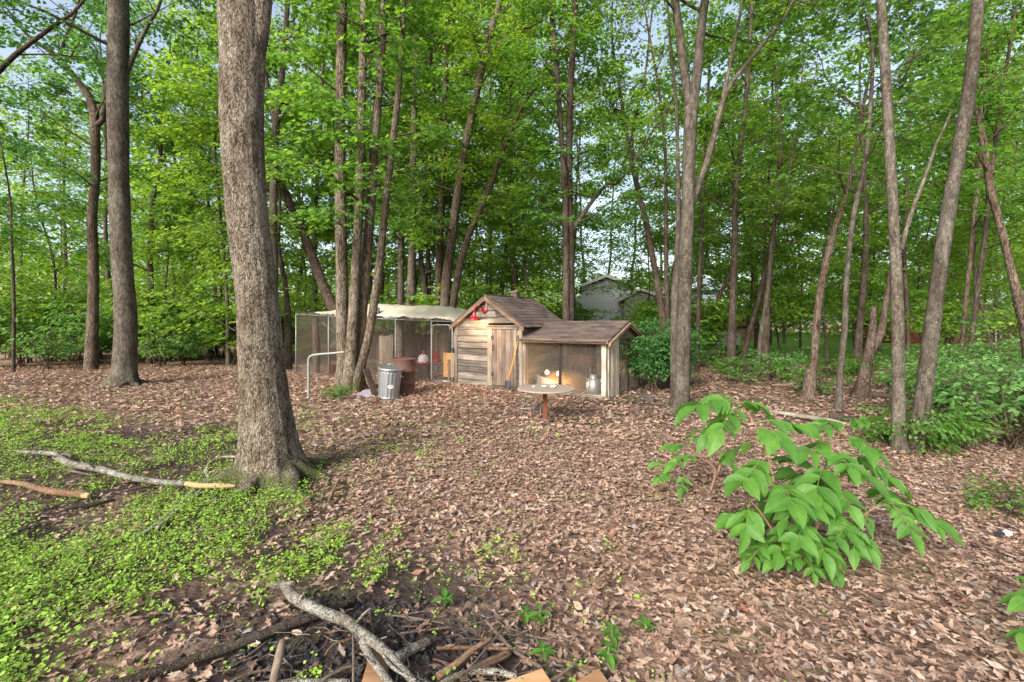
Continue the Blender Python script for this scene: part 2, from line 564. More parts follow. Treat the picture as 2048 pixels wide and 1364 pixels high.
M['tarp'] = plain_mat('cream_tarp', (.33, .30, .245), 0.55, 0, 0.16, 2.2, 0.4)
M['white'] = plain_mat('white_plastic', (.45, .44, .42), 0.45, 0, 0.15)
M['stone'] = plain_mat('pale_stone', (.45, .42, .37), 0.9, 0, 0.3, 12, 0.1)
M['tabletop'] = plain_mat('weathered_tabletop', (.22, .18, .145), 0.8, 0, 0.3, 7, 0.2, (.22, .16, .12), 0.6)
M['straw'] = plain_mat('straw', (.15, .09, .045), 0.9, 0, 0.4, 20, 0.1)
M['greyboard'] = plain_mat('grey_board', (.15, .135, .12), 0.85, 0, 0.25, 8, 0.1)
M['siding'] = plain_mat('grey_vinyl_siding', (.42, .44, .45), 0.6, 0, 0.08, 3, 0.3)
M['siding2'] = plain_mat('brown_grey_siding', (.33, .31, .30), 0.6, 0, 0.08, 3, 0.3)
M['siding3'] = plain_mat('pale_blue_siding', (.48, .55, .62), 0.6, 0, 0.08, 3, 0.3)
M['soffit'] = plain_mat('pale_fascia', (.55, .55, .52), 0.6, 0, 0.08, 3, 0.3)
M['roofing'] = plain_mat('grey_roofing', (.16, .155, .15), 0.9, 0, 0.3, 20, 0.1)
M['orange_roof'] = plain_mat('orange_roofing', (.20, .07, .04), 0.8, 0, 0.2, 8, 0.2)
M['redpaint'] = plain_mat('red_barn_paint', (.09, .017, .013), 0.7, 0, 0.2, 5, 0.3)
M['glass'] = plain_mat('window_glass', (.06, .065, .07), 0.08, 0, 0.1, 4, 0.6)
M['hose'] = plain_mat('grey_brown_hose', (.20, .18, .165), 0.7, 0, 0.25, 14, 0.3)
M['lichen'] = bark_mat('lichen_bark', (.33, .33, .30), (.105, .09, .078), (.02, .016, .014), 26, 0, True, 0.006, True)
M['rawwood'] = plain_mat('raw_broken_wood', (.29, .19, .10), 0.85, 0, 0.35, 18, 0.1)
M['stick'] = bark_mat('stick_bark', (.20, .165, .145), (.115, .09, .078), (.035, .027, .023), 60, 0, False, 0.004, True)
M['stickred'] = bark_mat('peeling_stick_bark', (.26, .165, .115), (.15, .088, .058), (.045, .028, .02), 50, 0, False, 0.004, True)
M['spade'] = plain_mat('dark_iron', (.03, .033, .04), 0.6, 0.3, 0.3)
M['ash'] = wood_mat('orange_handle', [(.22, .10, .03), (.34, .17, .05), (.40, .21, .07)], 2, 20)
M['slate'] = plain_mat('grey_purple_slab', (.20, .18, .21), 0.8, 0, 0.25, 8, 0.2)
M['char'] = plain_mat('charred_block', (.035, .032, .033), 0.8, 0, 0.4, 12, 0.2)

def glow_mat(name, col, st):
    m, t = new_mat(name)
    e = N(t, 'ShaderNodeEmission')
    e.inputs[0].default_value = (*col, 1)
    e.inputs[1].default_value = st
    L(t, e.outputs[0], N(t, 'ShaderNodeOutputMaterial').inputs[0])
    return m
M['bulb'] = glow_mat('lit_bulb', (1.0, .62, .25), 4.0)

# ------------------------------------------------------------------ the ground and what covers it
# where weeds grow and where leaves lie, as a map over the clearing (columns run left to right, rows far to near)
_COLS = np.array([-600, 0, 150, 300, 450, 600, 750, 900, 1050, 1200, 1350, 2700], float)
_ROWS = np.array([700, 745, 790, 830, 865, 900, 950, 1000, 1060, 1120, 1180, 1250, 1340, 1500], float)
_GREEN = np.array([
    [.05, .05, .05, .0, .0, .0, .0, .0, .0, .0, .0, .1],
    [.05, .1, .1, .05, .05, .0, .0, .0, .0, .0, .0, .1],
    [.1, .12, .12, .06, .05, .1, .03, .0, .0, .0, .02, .05],
    [.7, .7, .55, .2, .1, .25, .15, .08, .05, .06, .1, .03],
    [.8, .8, .55, .2, .2, .35, .32, .2, .16, .05, .08, .02],
    [.8, .8, .85, .75, .65, .5, .4, .14, .08, .03, .03, .02],
    [.9, .9, .6, .5, .6, .4, .13, .2, .03, .02, .03, .02],
    [.8, .7, .4, .4, .85, .75, .06, .03, .02, .02, .03, .02],
    [.6, .55, .4, .75, .9, .4, .1, .1, .08, .02, .01, .02],
    [.7, .7, .8, .95, .9, .6, .45, .25, .28, .05, .01, .01],
    [.9, .9, .95, .8, .6, .4, .45, .35, .38, .1, .01, .01],
    [.95, .95, .75, .2, .15, .05, .04, .15, .2, .2, .03, .01],
    [.8, .8, .4, .15, .07, .02, .02, .08, .2, .35, .06, .02],
    [.8, .8, .4, .15, .07, .02, .02, .08, .2, .35, .06, .02]])
_LEAF = np.array([
    [.8, .8, .8, .8, .8, .8, .8, .7, .6, .6, .8, .6],
    [.9, .9, .9, .9, .9, .9, .9, .8, .6, .5, .8, .7],
    [.9, .9, .9, .9, .9, .9, .9, .95, .7, .35, .6, .9],
    [.3, .4, .6, .9, .9, .8, .9, 1, .95, .6, .7, 1],
    [.2, .2, .25, .14, .2, .55, .75, 1, 1, .9, .9, 1],
    [.1, .1, .08, .12, .15, .4, .55, .85, 1, 1, 1, 1],
    [.1, .1, .2, .2, .2, .3, .85, .95, 1, 1, 1, 1],
    [.2, .25, .3, .25, .15, .3, .95, 1, 1, 1, 1, 1],
    [.25, .25, .35, .25, .15, .5, .65, .9, 1, 1, 1, 1],
    [.2, .2, .15, .12, .2, .25, .2, .35, .6, 1, 1, 1],
    [.2, .15, .15, .3, .35, .3, .1, .15, .45, .95, 1, 1],
    [.2, .25, .4, .5, .4, .22, .12, .22, .65, .85, 1, 1],
    [.3, .3, .55, .6, .35, .2, .2, .3, .45, .55, .9, 1],
    [.3, .3, .55, .6, .35, .2, .2, .3, .45, .55, .9, 1]])

def cover(tab, x, y):
    y = np.maximum(y, 0.6)
    px = np.clip(1024 + FPX * x / y, _COLS[0], _COLS[-1] - 1)
    py = np.clip(HORZ + FPX * EYE / y, _ROWS[0], _ROWS[-1] - 1)
    i = np.clip(np.searchsorted(_ROWS, py, 'right') - 1, 0, len(_ROWS) - 2)
    j = np.clip(np.searchsorted(_COLS, px, 'right') - 1, 0, len(_COLS) - 2)
    a = (py - _ROWS[i]) / (_ROWS[i + 1] - _ROWS[i])
    b = (px - _COLS[j]) / (_COLS[j + 1] - _COLS[j])
    return (tab[i, j] * (1 - a) * (1 - b) + tab[i, j + 1] * (1 - a) * b + tab[i + 1, j] * a * (1 - b) + tab[i + 1, j + 1] * a * b)

def gz(x, y):
    x = np.asarray(x, float); y = np.asarray(y, float)
    f = np.clip((13 - y) / 4, 0, 1) * np.clip((y + 3) / 3, 0, 1)
    return f * (0.05 * (vnoise(x * .8, y * .8, seed=3) - .5) + 0.03 * (vnoise(x * 2.6, y * 2.6, seed=4) - .5))

def ground():
    # finer near the camera, out to the horizon
    def axis(a, b, fine, lim):
        v, s = [0.0], fine
        while v[-1] < b:
            s = fine if v[-1] < lim else s * 1.28
            v.append(v[-1] + s)
        return np.array(v)
    yp = axis(0, 420, .09, 13.5); yn = -axis(0, 60, .3, 3)[1:][::-1]
    ys = np.concatenate([yn, yp])
    xp = axis(0, 420, .11, 13); xs = np.concatenate([-xp[1:][::-1], xp])
    X, Y = np.meshgrid(xs, ys)
    Z = gz(X, Y)
    V = np.stack([X, Y, Z], -1).reshape(-1, 3)
    nx, ny = len(xs), len(ys)
    i = np.arange(ny - 1)[:, None] * nx; j = np.arange(nx - 1)[None]
    F = np.stack([i + j, i + j + 1, i + nx + j + 1, i + nx + j], -1).reshape(-1, 4)
    me = np_mesh('ground', V, F, True)
    xf, yf = X.ravel(), Y.ravel()
    lf = cover(_LEAF, xf, yf)
    soil = np.clip(1.15 - lf * 0.9 + 0.6 * (vnoise(xf * 3, yf * 3, seed=9) - .5), 0, 1) * (yf < 14)
    a = me.attributes.new('soil', 'FLOAT', 'POINT')
    a.data.foreach_set('value', soil.astype(np.float32))
    o = link('ground', me, M['ground'])
    o['kind'] = 'structure'
ground()

def lawn():
    pts = [P(1440, 706), P(1560, 722), P(1700, 738), P(1840, 742), P(2048, 742), P(2400, 738)]
    V = [(p.x, p.y, 0.014) for p in pts] + [(60, 70, 0.014), (8, 70, .014)]
    me = py_mesh('lawn', V, [tuple(range(len(V)))])
    o = link('lawn', me, M['lawn'])
    o['kind'] = 'structure'
lawn()

def oak_templates(n):
    out = []
    for k in range(n):
        r = np.random.default_rng(50 + k)
        xs = np.array([0, .22, .36, .55, .70, 1.0])
        hw = (np.array([.02, .17, .075, .25, .10, 0.0]) if k % 3 else np.array([.02, .11, .15, .16, .12, 0.0])) * r.uniform(.8, 1.25, 6)
        V, F = [], []
        for i, (x, h) in enumerate(zip(xs, hw)):
            sw = .15 if (i in (1, 3) and k % 3) else 0
            V += [(x, 0, 0), (x + sw * .8, h, 0), (x + sw * .8, -h * r.uniform(.8, 1.15), 0)]
        V = np.array(V)
        for i in range(5):
            a, b = i * 3, i * 3 + 3
            if i < 4:
                F += [(a, b, b + 1), (a, b + 1, a + 1), (a, a + 2, b + 2), (a, b + 2, b)]
            else:
                F += [(a, b, a + 1), (a, a + 2, b)]
        # curl along and across
        c1, c2, tw = r.uniform(-.35, .45), r.uniform(-1.2, 1.6), r.uniform(-.5, .5)
        x, y = V[:, 0] - .5, V[:, 1]
        z = c1 * x * x + c2 * y * y + tw * x * y + .05 * r.standard_normal(len(V)) * (np.abs(y) > .1)
        V = np.stack([x, y, z], -1)
        out.append((V, np.array(F)))
    return out

def scatter_litter():
    parts = []
    # near leaves, lobed
    T = oak_templates(12)
    n = 74000
    d = np.sqrt(RNG.uniform(1.7 ** 2, 7.0 ** 2, n))
    px = RNG.uniform(-150, 2200, n)
    x, y = (px - 1024) / FPX * d, d
    keep = RNG.random(n) < np.clip(cover(_LEAF, x, y) ** 1.3 * (0.55 + .9 * vnoise(x * 2.2, y * 2.2, seed=21)), 0.04, 1)
    x, y = x[keep], y[keep]; n = len(x)
    ang = RNG.uniform(0, 2 * pi, n)
    X = np.stack([np.cos(ang), np.sin(ang), RNG.normal(0, .16, n)], -1)
    Nn = np.stack([RNG.normal(0, .24, n), RNG.normal(0, .24, n), np.where(RNG.random(n) < .5, 1., -1.)], -1)
    sc = RNG.uniform(.028, .092, n)
    pos = np.stack([x, y, gz(x, y) + .006 + RNG.random(n) ** 1.5 * .045], -1)
    kind = RNG.integers(0, len(T), n)
    for k, (TV, TF) in enumerate(T):
        q = kind == k
        parts.append(leaf_arrays(TV, TF, pos[q], X[q], Nn[q], sc[q], RNG.uniform(.65, 1.2, q.sum())))
    # further leaves, simpler outline
    TV = np.array([(-.5, 0, 0), (-.1, .26, .1), (.02, .06, .02), (.25, .24, .12), (.5, 0, -.05), (.2, -.25, .1), (0, -.07, 0), (-.15, -.22, .12)])
    TF = np.array([(0, 2, 1), (0, 6, 2), (2, 4, 3), (2, 6, 4), (6, 5, 4), (0, 7, 6)])
    n = 90000
    d = np.sqrt(RNG.uniform(6.6 ** 2, 17 ** 2, n))
    px = RNG.uniform(-250, 2300, n)
    x, y = (px - 1024) / FPX * d, d
    keep = RNG.random(n) < np.clip(cover(_LEAF, x, y) ** 1.3 * (0.5 + .9 * vnoise(x * 1.6, y * 1.6, seed=22)), .03, 1)
    x, y = x[keep], y[keep]; n = len(x)
    ang = RNG.uniform(0, 2 * pi, n)
    X = np.stack([np.cos(ang), np.sin(ang), RNG.normal(0, .25, n)], -1)
    Nn = np.stack([RNG.normal(0, .35, n), RNG.normal(0, .35, n), np.ones(n)], -1)
    pos = np.stack([x, y, gz(x, y) + .012 + RNG.random(n) * .04], -1)
    parts.append(leaf_arrays(TV, TF, pos, X, Nn, RNG.uniform(.06, .115, n)))
    # and on past both sides of the picture
    n = 17000
    d = np.sqrt(RNG.uniform(1.2 ** 2, 9.0 ** 2, n))
    px = np.where(RNG.random(n) < .5, RNG.uniform(-1000, -150, n), RNG.uniform(2200, 3050, n))
    x, y = (px - 1024) / FPX * d, d
    ang = RNG.uniform(0, 2 * pi, n)
    X = np.stack([np.cos(ang), np.sin(ang), RNG.normal(0, .2, n)], -1)
    Nn = np.stack([RNG.normal(0, .3, n), RNG.normal(0, .3, n), np.ones(n)], -1)
    parts.append(leaf_arrays(TV, TF, np.stack([x, y, gz(x, y) + .01 + RNG.random(n) * .04], -1), X, Nn, RNG.uniform(.06, .11, n)))
    V, F = cat_arrays(parts)
    o = link('fallen_leaves', np_mesh('fallen_leaves', V, F), M['litter'])
    tag(o, 'dry brown lobed oak leaves carpeting the clearing floor', 'leaf litter', kind='stuff')
scatter_litter()

def scatter_weeds():
    # small round-leaved weeds; a tuft is a few leaflets at different heights
    TV = np.array([(0, 0, 0), (.35, .42, .10), (.85, .38, .04), (1.05, 0, -.06), (.85, -.38, .04), (.35, -.42, .1)])
    TF = np.array([(0, 3, 2), (0, 2, 1), (0, 5, 4), (0, 4, 3)])
    n = 150000
    d = 1.8 + (13 - 1.8) * RNG.random(n) ** 1.25
    px = RNG.uniform(-150, 2150, n)
    px = np.where(RNG.random(n) < .7, RNG.uniform(-150, 1250, n), px)
    x, y = (px - 1024) / FPX * d, d
    g = cover(_GREEN, x, y)
    cl = vnoise(x * 2.2, y * 2.2, seed=31) * .4 + vnoise(x * 5.5, y * 5.5, seed=32) * .35 + vnoise(x * 14, y * 14, seed=33) * .25
    keep = RNG.random(n) < np.maximum(np.clip((g * 1.3 - 1.75 * (1 - cl) + .34) * .85, 0, .42), g * .05)
    x, y = x[keep], y[keep]; nt_ = len(x)
    k = 5
    x = np.repeat(x, k) + RNG.normal(0, .022, nt_ * k); y = np.repeat(y, k) + RNG.normal(0, .022, nt_ * k)
    hh = np.repeat(RNG.uniform(.012, .095, nt_), k) * RNG.uniform(.5, 1.1, nt_ * k)
    n = nt_ * k
    ang = RNG.uniform(0, 2 * pi, n)
    X = np.stack([np.cos(ang), np.sin(ang), RNG.normal(-.05, .3, n)], -1)
    Nn = np.stack([RNG.normal(0, .35, n), RNG.normal(0, .35, n), np.ones(n)], -1)
    pos = np.stack([x, y, gz(x, y) + .012 + hh], -1)
    sc = np.repeat(RNG.uniform(.007, .021, nt_), k) * RNG.uniform(.7, 1.2, n) * (1 + .35 * (y > 6))
    V, F = leaf_arrays(TV, TF, pos, X, Nn, sc)
    # a few grass blades and broader leaves among them
    nb_ = 3500
    q = RNG.integers(0, nt_, nb_) * k
    bp_ = pos[q] + RNG.normal(0, .03, (nb_, 3)) * np.array([1, 1, 0]); bp_[:, 2] = gz(bp_[:, 0], bp_[:, 1]) + .005
    BX = np.stack([RNG.normal(0, .5, nb_), RNG.normal(0, .5, nb_), np.ones(nb_)], -1)
    V2, F2 = leaf_arrays(np.array([(0, .05, 0), (0, -.05, 0), (.6, -.04, .06), (.6, .04, .06), (1, 0, .2)]), np.array([(0, 1, 2), (0, 2, 3), (3, 2, 4)]), bp_, BX, RNG.normal(0, 1, (nb_, 3)), RNG.uniform(.03, .085, nb_))
    nl = 1300
    q = RNG.integers(0, nt_, nl) * k
    lp_ = pos[q] + np.array([0, 0, .015]); ang = RNG.uniform(0, 6.28, nl)
    V3, F3 = leaf_arrays(OVAL_V, OVAL_F, lp_, np.stack([np.cos(ang), np.sin(ang), RNG.normal(.1, .3, nl)], -1), np.stack([RNG.normal(0, .3, nl), RNG.normal(0, .3, nl), np.ones(nl)], -1), RNG.uniform(.025, .045, nl))
    V, F = cat_arrays([(V, F), (V2, F2), (V3, F3)])
    o = link('ground_cover_weeds', np_mesh('ground_cover_weeds', V, F), M['weed'])
    tag(o, 'low bright green weeds growing in patches over dark soil', 'weeds', kind='stuff')
    print('weed leaves', n)
scatter_weeds()

# ------------------------------------------------------------------ trees
def stem_mesh_arrays(path, rad, sides, rough=.06, flare=0.0, lobes=5, seed=0, ridge=0.0):
    m = len(path)
    a = np.arange(sides) * 2 * pi / sides
    z = path[:, 2]
    ca, sa = np.cos(a)[None], np.sin(a)[None]
    zz = z[:, None] + 0 * ca
    r0 = rad[:, None]
    wob = 1 + rough * 2 * (vnoise(ca * 1.3 + 10 + seed, sa * 1.3 + 20, zz * 1.1, seed) - .5)
    if ridge:
        u = a[None] / (2 * pi) * max(10, sides // 3.2)
        q = np.abs(vnoise(np.cos(a)[None] * 8 + 30, np.sin(a)[None] * 8 + 30, zz * 1.3, seed + 5) - .5) * 2
        q2 = np.abs(vnoise(np.cos(a)[None] * 20 + 30, np.sin(a)[None] * 20 + 30, zz * 7, seed + 8) - .5) * 2
        wob = wob - ridge * (1 - q) ** 3 - ridge * .5 * (1 - q2) ** 3
    if flare:
        lob = np.zeros((1, sides))
        r = np.random.default_rng(seed + 99)
        for k in range(lobes):
            ph = 2 * pi * (k + r.uniform(-.25, .25)) / lobes
            dlt = np.angle(np.exp(1j * (a - ph)))[None]
            lob = lob + r.uniform(.7, 1.6) * np.exp(-(dlt / r.uniform(.16, .30)) ** 2)
        k1 = np.exp(-np.maximum(z, 0) / (.55 * rad[0] + .08))[:, None]
        k2 = np.exp(-np.maximum(z, 0) / (1.6 * rad[0] + .12))[:, None]
        wob = wob + flare * (k1 * lob * .75 + k2 * .28)
    return tube_arrays(path, rad, sides, wob)

def spray_leaves(O, D, Lg, style, per, lsz, rng):
    """flat drooping leaf sprays starting at points O in directions D"""
    S = len(O)
    H = D.copy(); H[:, 2] = 0
    H /= np.linalg.norm(H, axis=1)[:, None] + 1e-6
    Sd = np.stack([-H[:, 1], H[:, 0], np.zeros(S)], -1)
    t = rng.random((S, per)) ** .75
    u = rng.normal(0, .26, (S, per)) * (1.15 - .5 * t)
    tilt = rng.normal(0, .22, (S, 1))
    L_ = Lg[:, None]
    pos = O[:, None] + D[:, None] * (t * L_)[..., None] + Sd[:, None] * (u * L_)[..., None]
    pos[..., 2] += tilt * u * L_ - .22 * L_ * t * t + rng.normal(0, .05, (S, per)) * L_
    ang = np.sign(u) * rng.uniform(.2, 1.3, (S, per)) + rng.normal(0, .3, (S, per))
    X = H[:, None] * np.cos(ang)[..., None] + Sd[:, None] * np.sin(ang)[..., None]
    X[..., 2] += rng.normal(-.28, .28, (S, per))
    Nn = np.stack([rng.normal(0, .42, (S, per)), rng.normal(0, .42, (S, per)), np.ones((S, per))], -1)
    sc = lsz * rng.uniform(.65, 1.25, (S, per))
    TV, TF = {'kite': (KITE_V, KITE_F), 'maple': (MAPLE_V, MAPLE_F), 'oval': (OVAL_V, OVAL_F)}[style]
    wd = rng.uniform(.85, 1.35, S * per) if style == 'kite' else None
    return leaf_arrays(TV, TF, pos.reshape(-1, 3), X.reshape(-1, 3), Nn.reshape(-1, 3), sc.ravel(), wd)

def branch_set(path, rad, z0, z1, nb, blen, rng, up=.55):
    """limbs leaving a stem; returns limb tubes and spray anchors"""
    tubes, O, D = [], [], []
    z = path[:, 2]
    ok = np.where((z >= z0) & (z <= z1))[0]
    if len(ok) == 0:
        return tubes, O, D
    phi = rng.uniform(0, 6.28)
    for i in range(nb):
        f = (i + rng.random()) / nb
        k = ok[min(len(ok) - 1, int(f * len(ok)))]
        p = path[k]
        phi += 2.4 + rng.normal(0, .4)
        e = rng.uniform(.15, up) + .35 * f
        ln = blen * rng.uniform(.55, 1.15) * (1 - .45 * f)
        d = np.array([cos(phi) * cos(e), sin(phi) * cos(e), sin(e)])
        m = 7
        pts = [p]
        for j in range(m):
            d = d + rng.normal(0, .10, 3) + np.array([0, 0, .02])
            d /= np.linalg.norm(d)
            pts.append(pts[-1] + d * ln / m)
        pts = np.array(pts)
        r0 = min(rad[k] * .42, .012 + ln * .011)
        tubes.append((pts, np.linspace(r0, .006, m + 1), 5))
        for j in range(2, m + 1):
            for s in range(2 if j < m else 3):
                a = rng.uniform(-1.2, 1.2)
                dd = d.copy()
                dd = np.array([dd[0] * cos(a) - dd[1] * sin(a), dd[0] * sin(a) + dd[1] * cos(a), rng.normal(.0, .2)])
                dd /= np.linalg.norm(dd)
                q = pts[j] + rng.normal(0, .05, 3)
                sl = rng.uniform(.25, .7)
                tip = q + dd * sl
                tubes.append((np.array([q, tip]), np.array([.006, .003]), 3))
                O.append(q + dd * sl * .35); D.append(dd)
    return tubes, O, D

def quad_tubes(tubes):
    parts = []
    for pts, r, n in tubes:
        parts.append(tube_arrays(pts, r, n))
    return cat_arrays(parts)

def make_tree(name, label, group, stems, bark, leaf, style='kite', lsz=.1, per=26, nb=16, blen=2.2, z0=3.5, ztop=15,
              sides=14, flare=.6, step=.25, seed=0, base=None, ridge=0.0, up=.55, spray=(.45, .85), crown=True, cat='tree', rough=.06, roots=0):
    """stems: list of (points (world), radii); the first is the main one. Parts: trunk (one per stem), limbs, crown"""
    rng = np.random.default_rng(1000 + seed)
    base = Vector(stems[0][0][0]) if base is None else base
    root = empty(name, (base.x, base.y, 0))
    tag(root, label, cat, group)
    off = np.array([base.x, base.y, 0])
    tubes, O, D = [], [], []
    for si, (pts, rr) in enumerate(stems):
        pts = [np.array(tuple(p)) - off for p in pts]
        rr = list(rr)
        if crown and pts[-1][2] < ztop - .5 and rr[-1] > .02:      # the stem goes on above the picture
            d = pts[-1] - pts[-2]; d /= np.linalg.norm(d)
            d = d * .6 + np.array([0, 0, .4]) + rng.normal(0, .05, 3); d /= np.linalg.norm(d)
            h = ztop - pts[-1][2]
            q1 = pts[-1] + d * h * .5
            d2 = d + rng.normal(0, .12, 3)
            q2 = q1 + d2 * h * .5
            pts += [q1, q2]; rr += [rr[-1] * .6, max(.012, rr[-1] * .12)]
        path, rad = smooth_path(pts, np.array(rr)[:, None], step)
        rad = rad[:, 0]
        V, F = stem_mesh_arrays(path, rad, sides if si == 0 else max(8, sides - 2), rough, flare if (pts[0][2] < .3) else 0, 5, seed * 7 + si, ridge)
        o = link('trunk', np_mesh('trunk', V, F, True), M[bark], root)
        if crown:
            t_, o_, d_ = branch_set(path, rad, z0, ztop + 1, max(3, int(nb * (1 if si == 0 else .6))), blen, rng, up)
            tubes += t_; O += o_; D += d_
    for k in range(roots):                       # surface roots running out from the foot
        a_ = 2 * pi * (k + rng.uniform(-.3, .3)) / roots
        r0 = stems[0][1][0]
        ln = r0 * rng.uniform(2.0, 3.4)
        pts = []
        for j in range(8):
            f = j / 7
            a_ += rng.normal(0, .09)
            d_ = r0 * .55 + ln * f
            pts.append((cos(a_) * d_, sin(a_) * d_, r0 * .62 * (1 - f) ** 2.2 - .01 - .03 * f))
        path, rad = smooth_path(pts, np.linspace(r0 * .34, r0 * .07, 8)[:, None], .04)
        V, F = stem_mesh_arrays(path, rad[:, 0], 12, .14, 0, 5, seed + k, ridge)
        link('root', np_mesh('root', V, F, True), M[bark], root)
    if crown and O:
        lm = M['bark_dark' if bark in ('bark_dark',) else 'bark_brown']
        if name == 'slender_tree' and label == 'x':
            V, F = quad_tubes(tubes)
            q = link('limbs', np_mesh('limbs', V, F, True), lm, root); q['kind'] = 'stuff'
        else:                                   # each limb with its twigs is a part
            grp = []
            for tb_ in tubes:
                if tb_[2] == 5: grp.append([tb_])
                else: grp[-1].append(tb_)
            for g_ in grp:
                V, F = quad_tubes(g_)
                link('limb', np_mesh('limb', V, F, True), lm, root)
        O = np.array(O); D = np.array(D)
        Lg = rng.uniform(spray[0], spray[1], len(O))
        V, F = spray_leaves(O, D, Lg, style, per, lsz, rng)
        link('crown', np_mesh('crown', V, F), M[leaf], root)
        make_tree.tris += len(F)
    return root
make_tree.tris = 0

def px_stem(pts, Y, lean=0.0, grounded=True):
    """pts: (px, py, diameter in px) from the ground up; Y distance; lean: metres further away per metre of height"""
    W, rr = [], []
    for i, (x, y, wd) in enumerate(pts):
        yy = Y
        for _ in range(3):
            z = EYE - (y - HORZ) * yy / FPX
            yy = Y + lean * max(z, 0)
        p = at(x, y, yy)
        W.append(p); rr.append(wd * .5 * yy / FPX * FPX / math.hypot(FPX, x - 1024))   # a round stem looks wider off the lens axis
    if grounded:
        if W[0].z > .12:
            d = (W[1] - W[0]) / max(.2, W[1].z - W[0].z)
            q = W[0] - d * W[0].z * .6
            W.insert(0, Vector((q.x, q.y, -.06))); rr.insert(0, rr[0] * 1.06)
        else:
            W[0].z = -.06
    return W, rr

def gdist(py):
    return FPX * EYE / (py - HORZ)

# --- the trees one can tell apart in the photograph (traced from the ground up)
Yb = gdist(960)
make_tree('broad_tree', 'thick scaly-barked grey trunk with mossy root flare nearest the camera', None,
          [px_stem([(548, 960, 128), (540, 900, 112), (531, 820, 100), (522, 720, 92), (514, 600, 88), (503, 500, 86), (493, 400, 87), (487, 300, 88), (484, 200, 92), (485, 110, 98), (484, 40, 102), (481, -60, 92), (470, -200, 80)], Yb),
           px_stem([(500, 170, 36), (514, 80, 46), (521, 0, 50), (530, -100, 50), (548, -200, 46)], Yb, 0, False)],
          'bark_big', 'leaf_maple', 'maple', .11, 16, 12, 2.6, 7.5, 14, 90, .6, .045, 1, ridge=.04, rough=.06, roots=6)
Yb = gdist(772)
make_tree('grey_tree', 'straight smooth grey trunk rising beside the leafy thicket', None,
          [px_stem([(248, 772, 56), (250, 740, 50), (252, 640, 48), (244, 520, 46), (239, 400, 45), (236, 280, 46), (235, 140, 47), (237, 0, 46), (238, -120, 42)], Yb),
           px_stem([(252, 150, 12), (272, 100, 11), (296, 50, 9), (325, -10, 7)], Yb + .1, 0, False)],
          'bark_grey', 'leaf_dark', 'maple', .12, 14, 14, 2.8, 8.5, 16, 30, .7, .12, 2, ridge=.015, roots=5)
make_tree('crooked_tree', 'crooked dark tree forking high up behind the smooth grey trunk', None,
          [px_stem([(183, 700, 28), (187, 590, 25), (186, 500, 24), (184, 430, 22), (191, 350, 21), (190, 260, 22), (183, 205, 19), (152, 157, 15), (110, 110, 12), (60, 75, 9)], 15.5),
           px_stem([(190, 250, 16), (205, 240, 13), (210, 190, 12), (222, 120, 9)], 15.5, 0, False),
           px_stem([(118, 115, 9), (130, 80, 8), (150, 30, 6)], 15.5, 0, False)],
          'bark_brown', 'leaf_dark', 'kite', .13, 16, 11, 2.8, 5.5, 13, 14, .3, .2, 3)
make_tree('pale_tree', 'pale thin forked trunk just behind the thick scaly trunk', None,
          [px_stem([(548, 660, 20), (547, 440, 17), (548, 350, 16), (550, 260, 15), (564, 150, 13), (571, 60, 11), (576, 0, 10)], 15.0),
           px_stem([(550, 250, 11), (538, 190, 10), (530, 140, 9), (520, 90, 7)], 15.0, 0, False)],
          'bark_grey', 'leaf_light', 'kite', .12, 20, 15, 2.3, 5.5, 15, 12, .3, .2, 4)
make_tree('slanting_tree', 'dark trunk slanting left above the cream tarp roof', None,
          [px_stem([(676, 640, 23), (650, 580, 22), (625, 515, 20), (600, 450, 19), (565, 375, 17), (545, 320, 14), (520, 260, 11)], 16.2)],
          'bark_brown', 'leaf_maple', 'kite', .12, 20, 11, 2.2, 6, 12, 12, .3, .2, 5)
make_tree('leaning_tree', 'leaning dark limb crossing behind the left of the thick scaly trunk', None,
          [px_stem([(520, 640, 18), (495, 500, 16), (458, 457, 15), (420, 428, 13), (395, 405, 12), (365, 365, 9), (350, 320, 7)], 18)],
          'bark_brown', 'leaf_maple', 'kite', .12, 18, 9, 2.0, 5.2, 9, 10, .2, .2, 6)
make_tree('bent_tree', 'thin bent dark trunk between the scaly trunk and the wire pen', None,
          [px_stem([(577, 720, 15), (576, 650, 14), (572, 580, 12), (563, 530, 11), (556, 480, 9), (560, 420, 7)], 15.5)],
          'bark_dark', 'leaf_maple', 'kite', .11, 16, 8, 1.6, 4.5, 9, 10, .2, .2, 7)

# the clump of four stems in front of the pen
Yb = gdist(782)
make_tree('clump_tree', 'four tall furrowed stems growing from one base before the pen', None,
          [px_stem([(689, 778, 40), (688, 720, 29), (685, 640, 26), (683, 520, 25), (681, 400, 23), (680, 280, 22), (682, 150, 21), (684, 0, 20)], Yb, .01),
           px_stem([(701, 784, 36), (702, 720, 25), (706, 640, 22), (712, 530, 19), (718, 420, 18), (722, 300, 17), (725, 150, 16), (728, 0, 15)], Yb - .12),
           px_stem([(713, 778, 36), (716, 720, 25), (722, 640, 23), (732, 530, 22), (742, 400, 20), (749, 290, 19), (760, 150, 18), (769, 0, 17)], Yb + .12, .01),
           px_stem([(712, 772, 22), (724, 725, 19), (740, 660, 18), (753, 570, 17), (763, 490, 15), (772, 400, 14), (781, 320, 14), (797, 180, 12), (808, 20, 10)], Yb - .15)],
          'bark_furrow', 'leaf_maple', 'maple', .125, 17, 17, 1.9, 3.9, 13, 20, .55, .1, 8, ridge=.03, up=.35, roots=4)
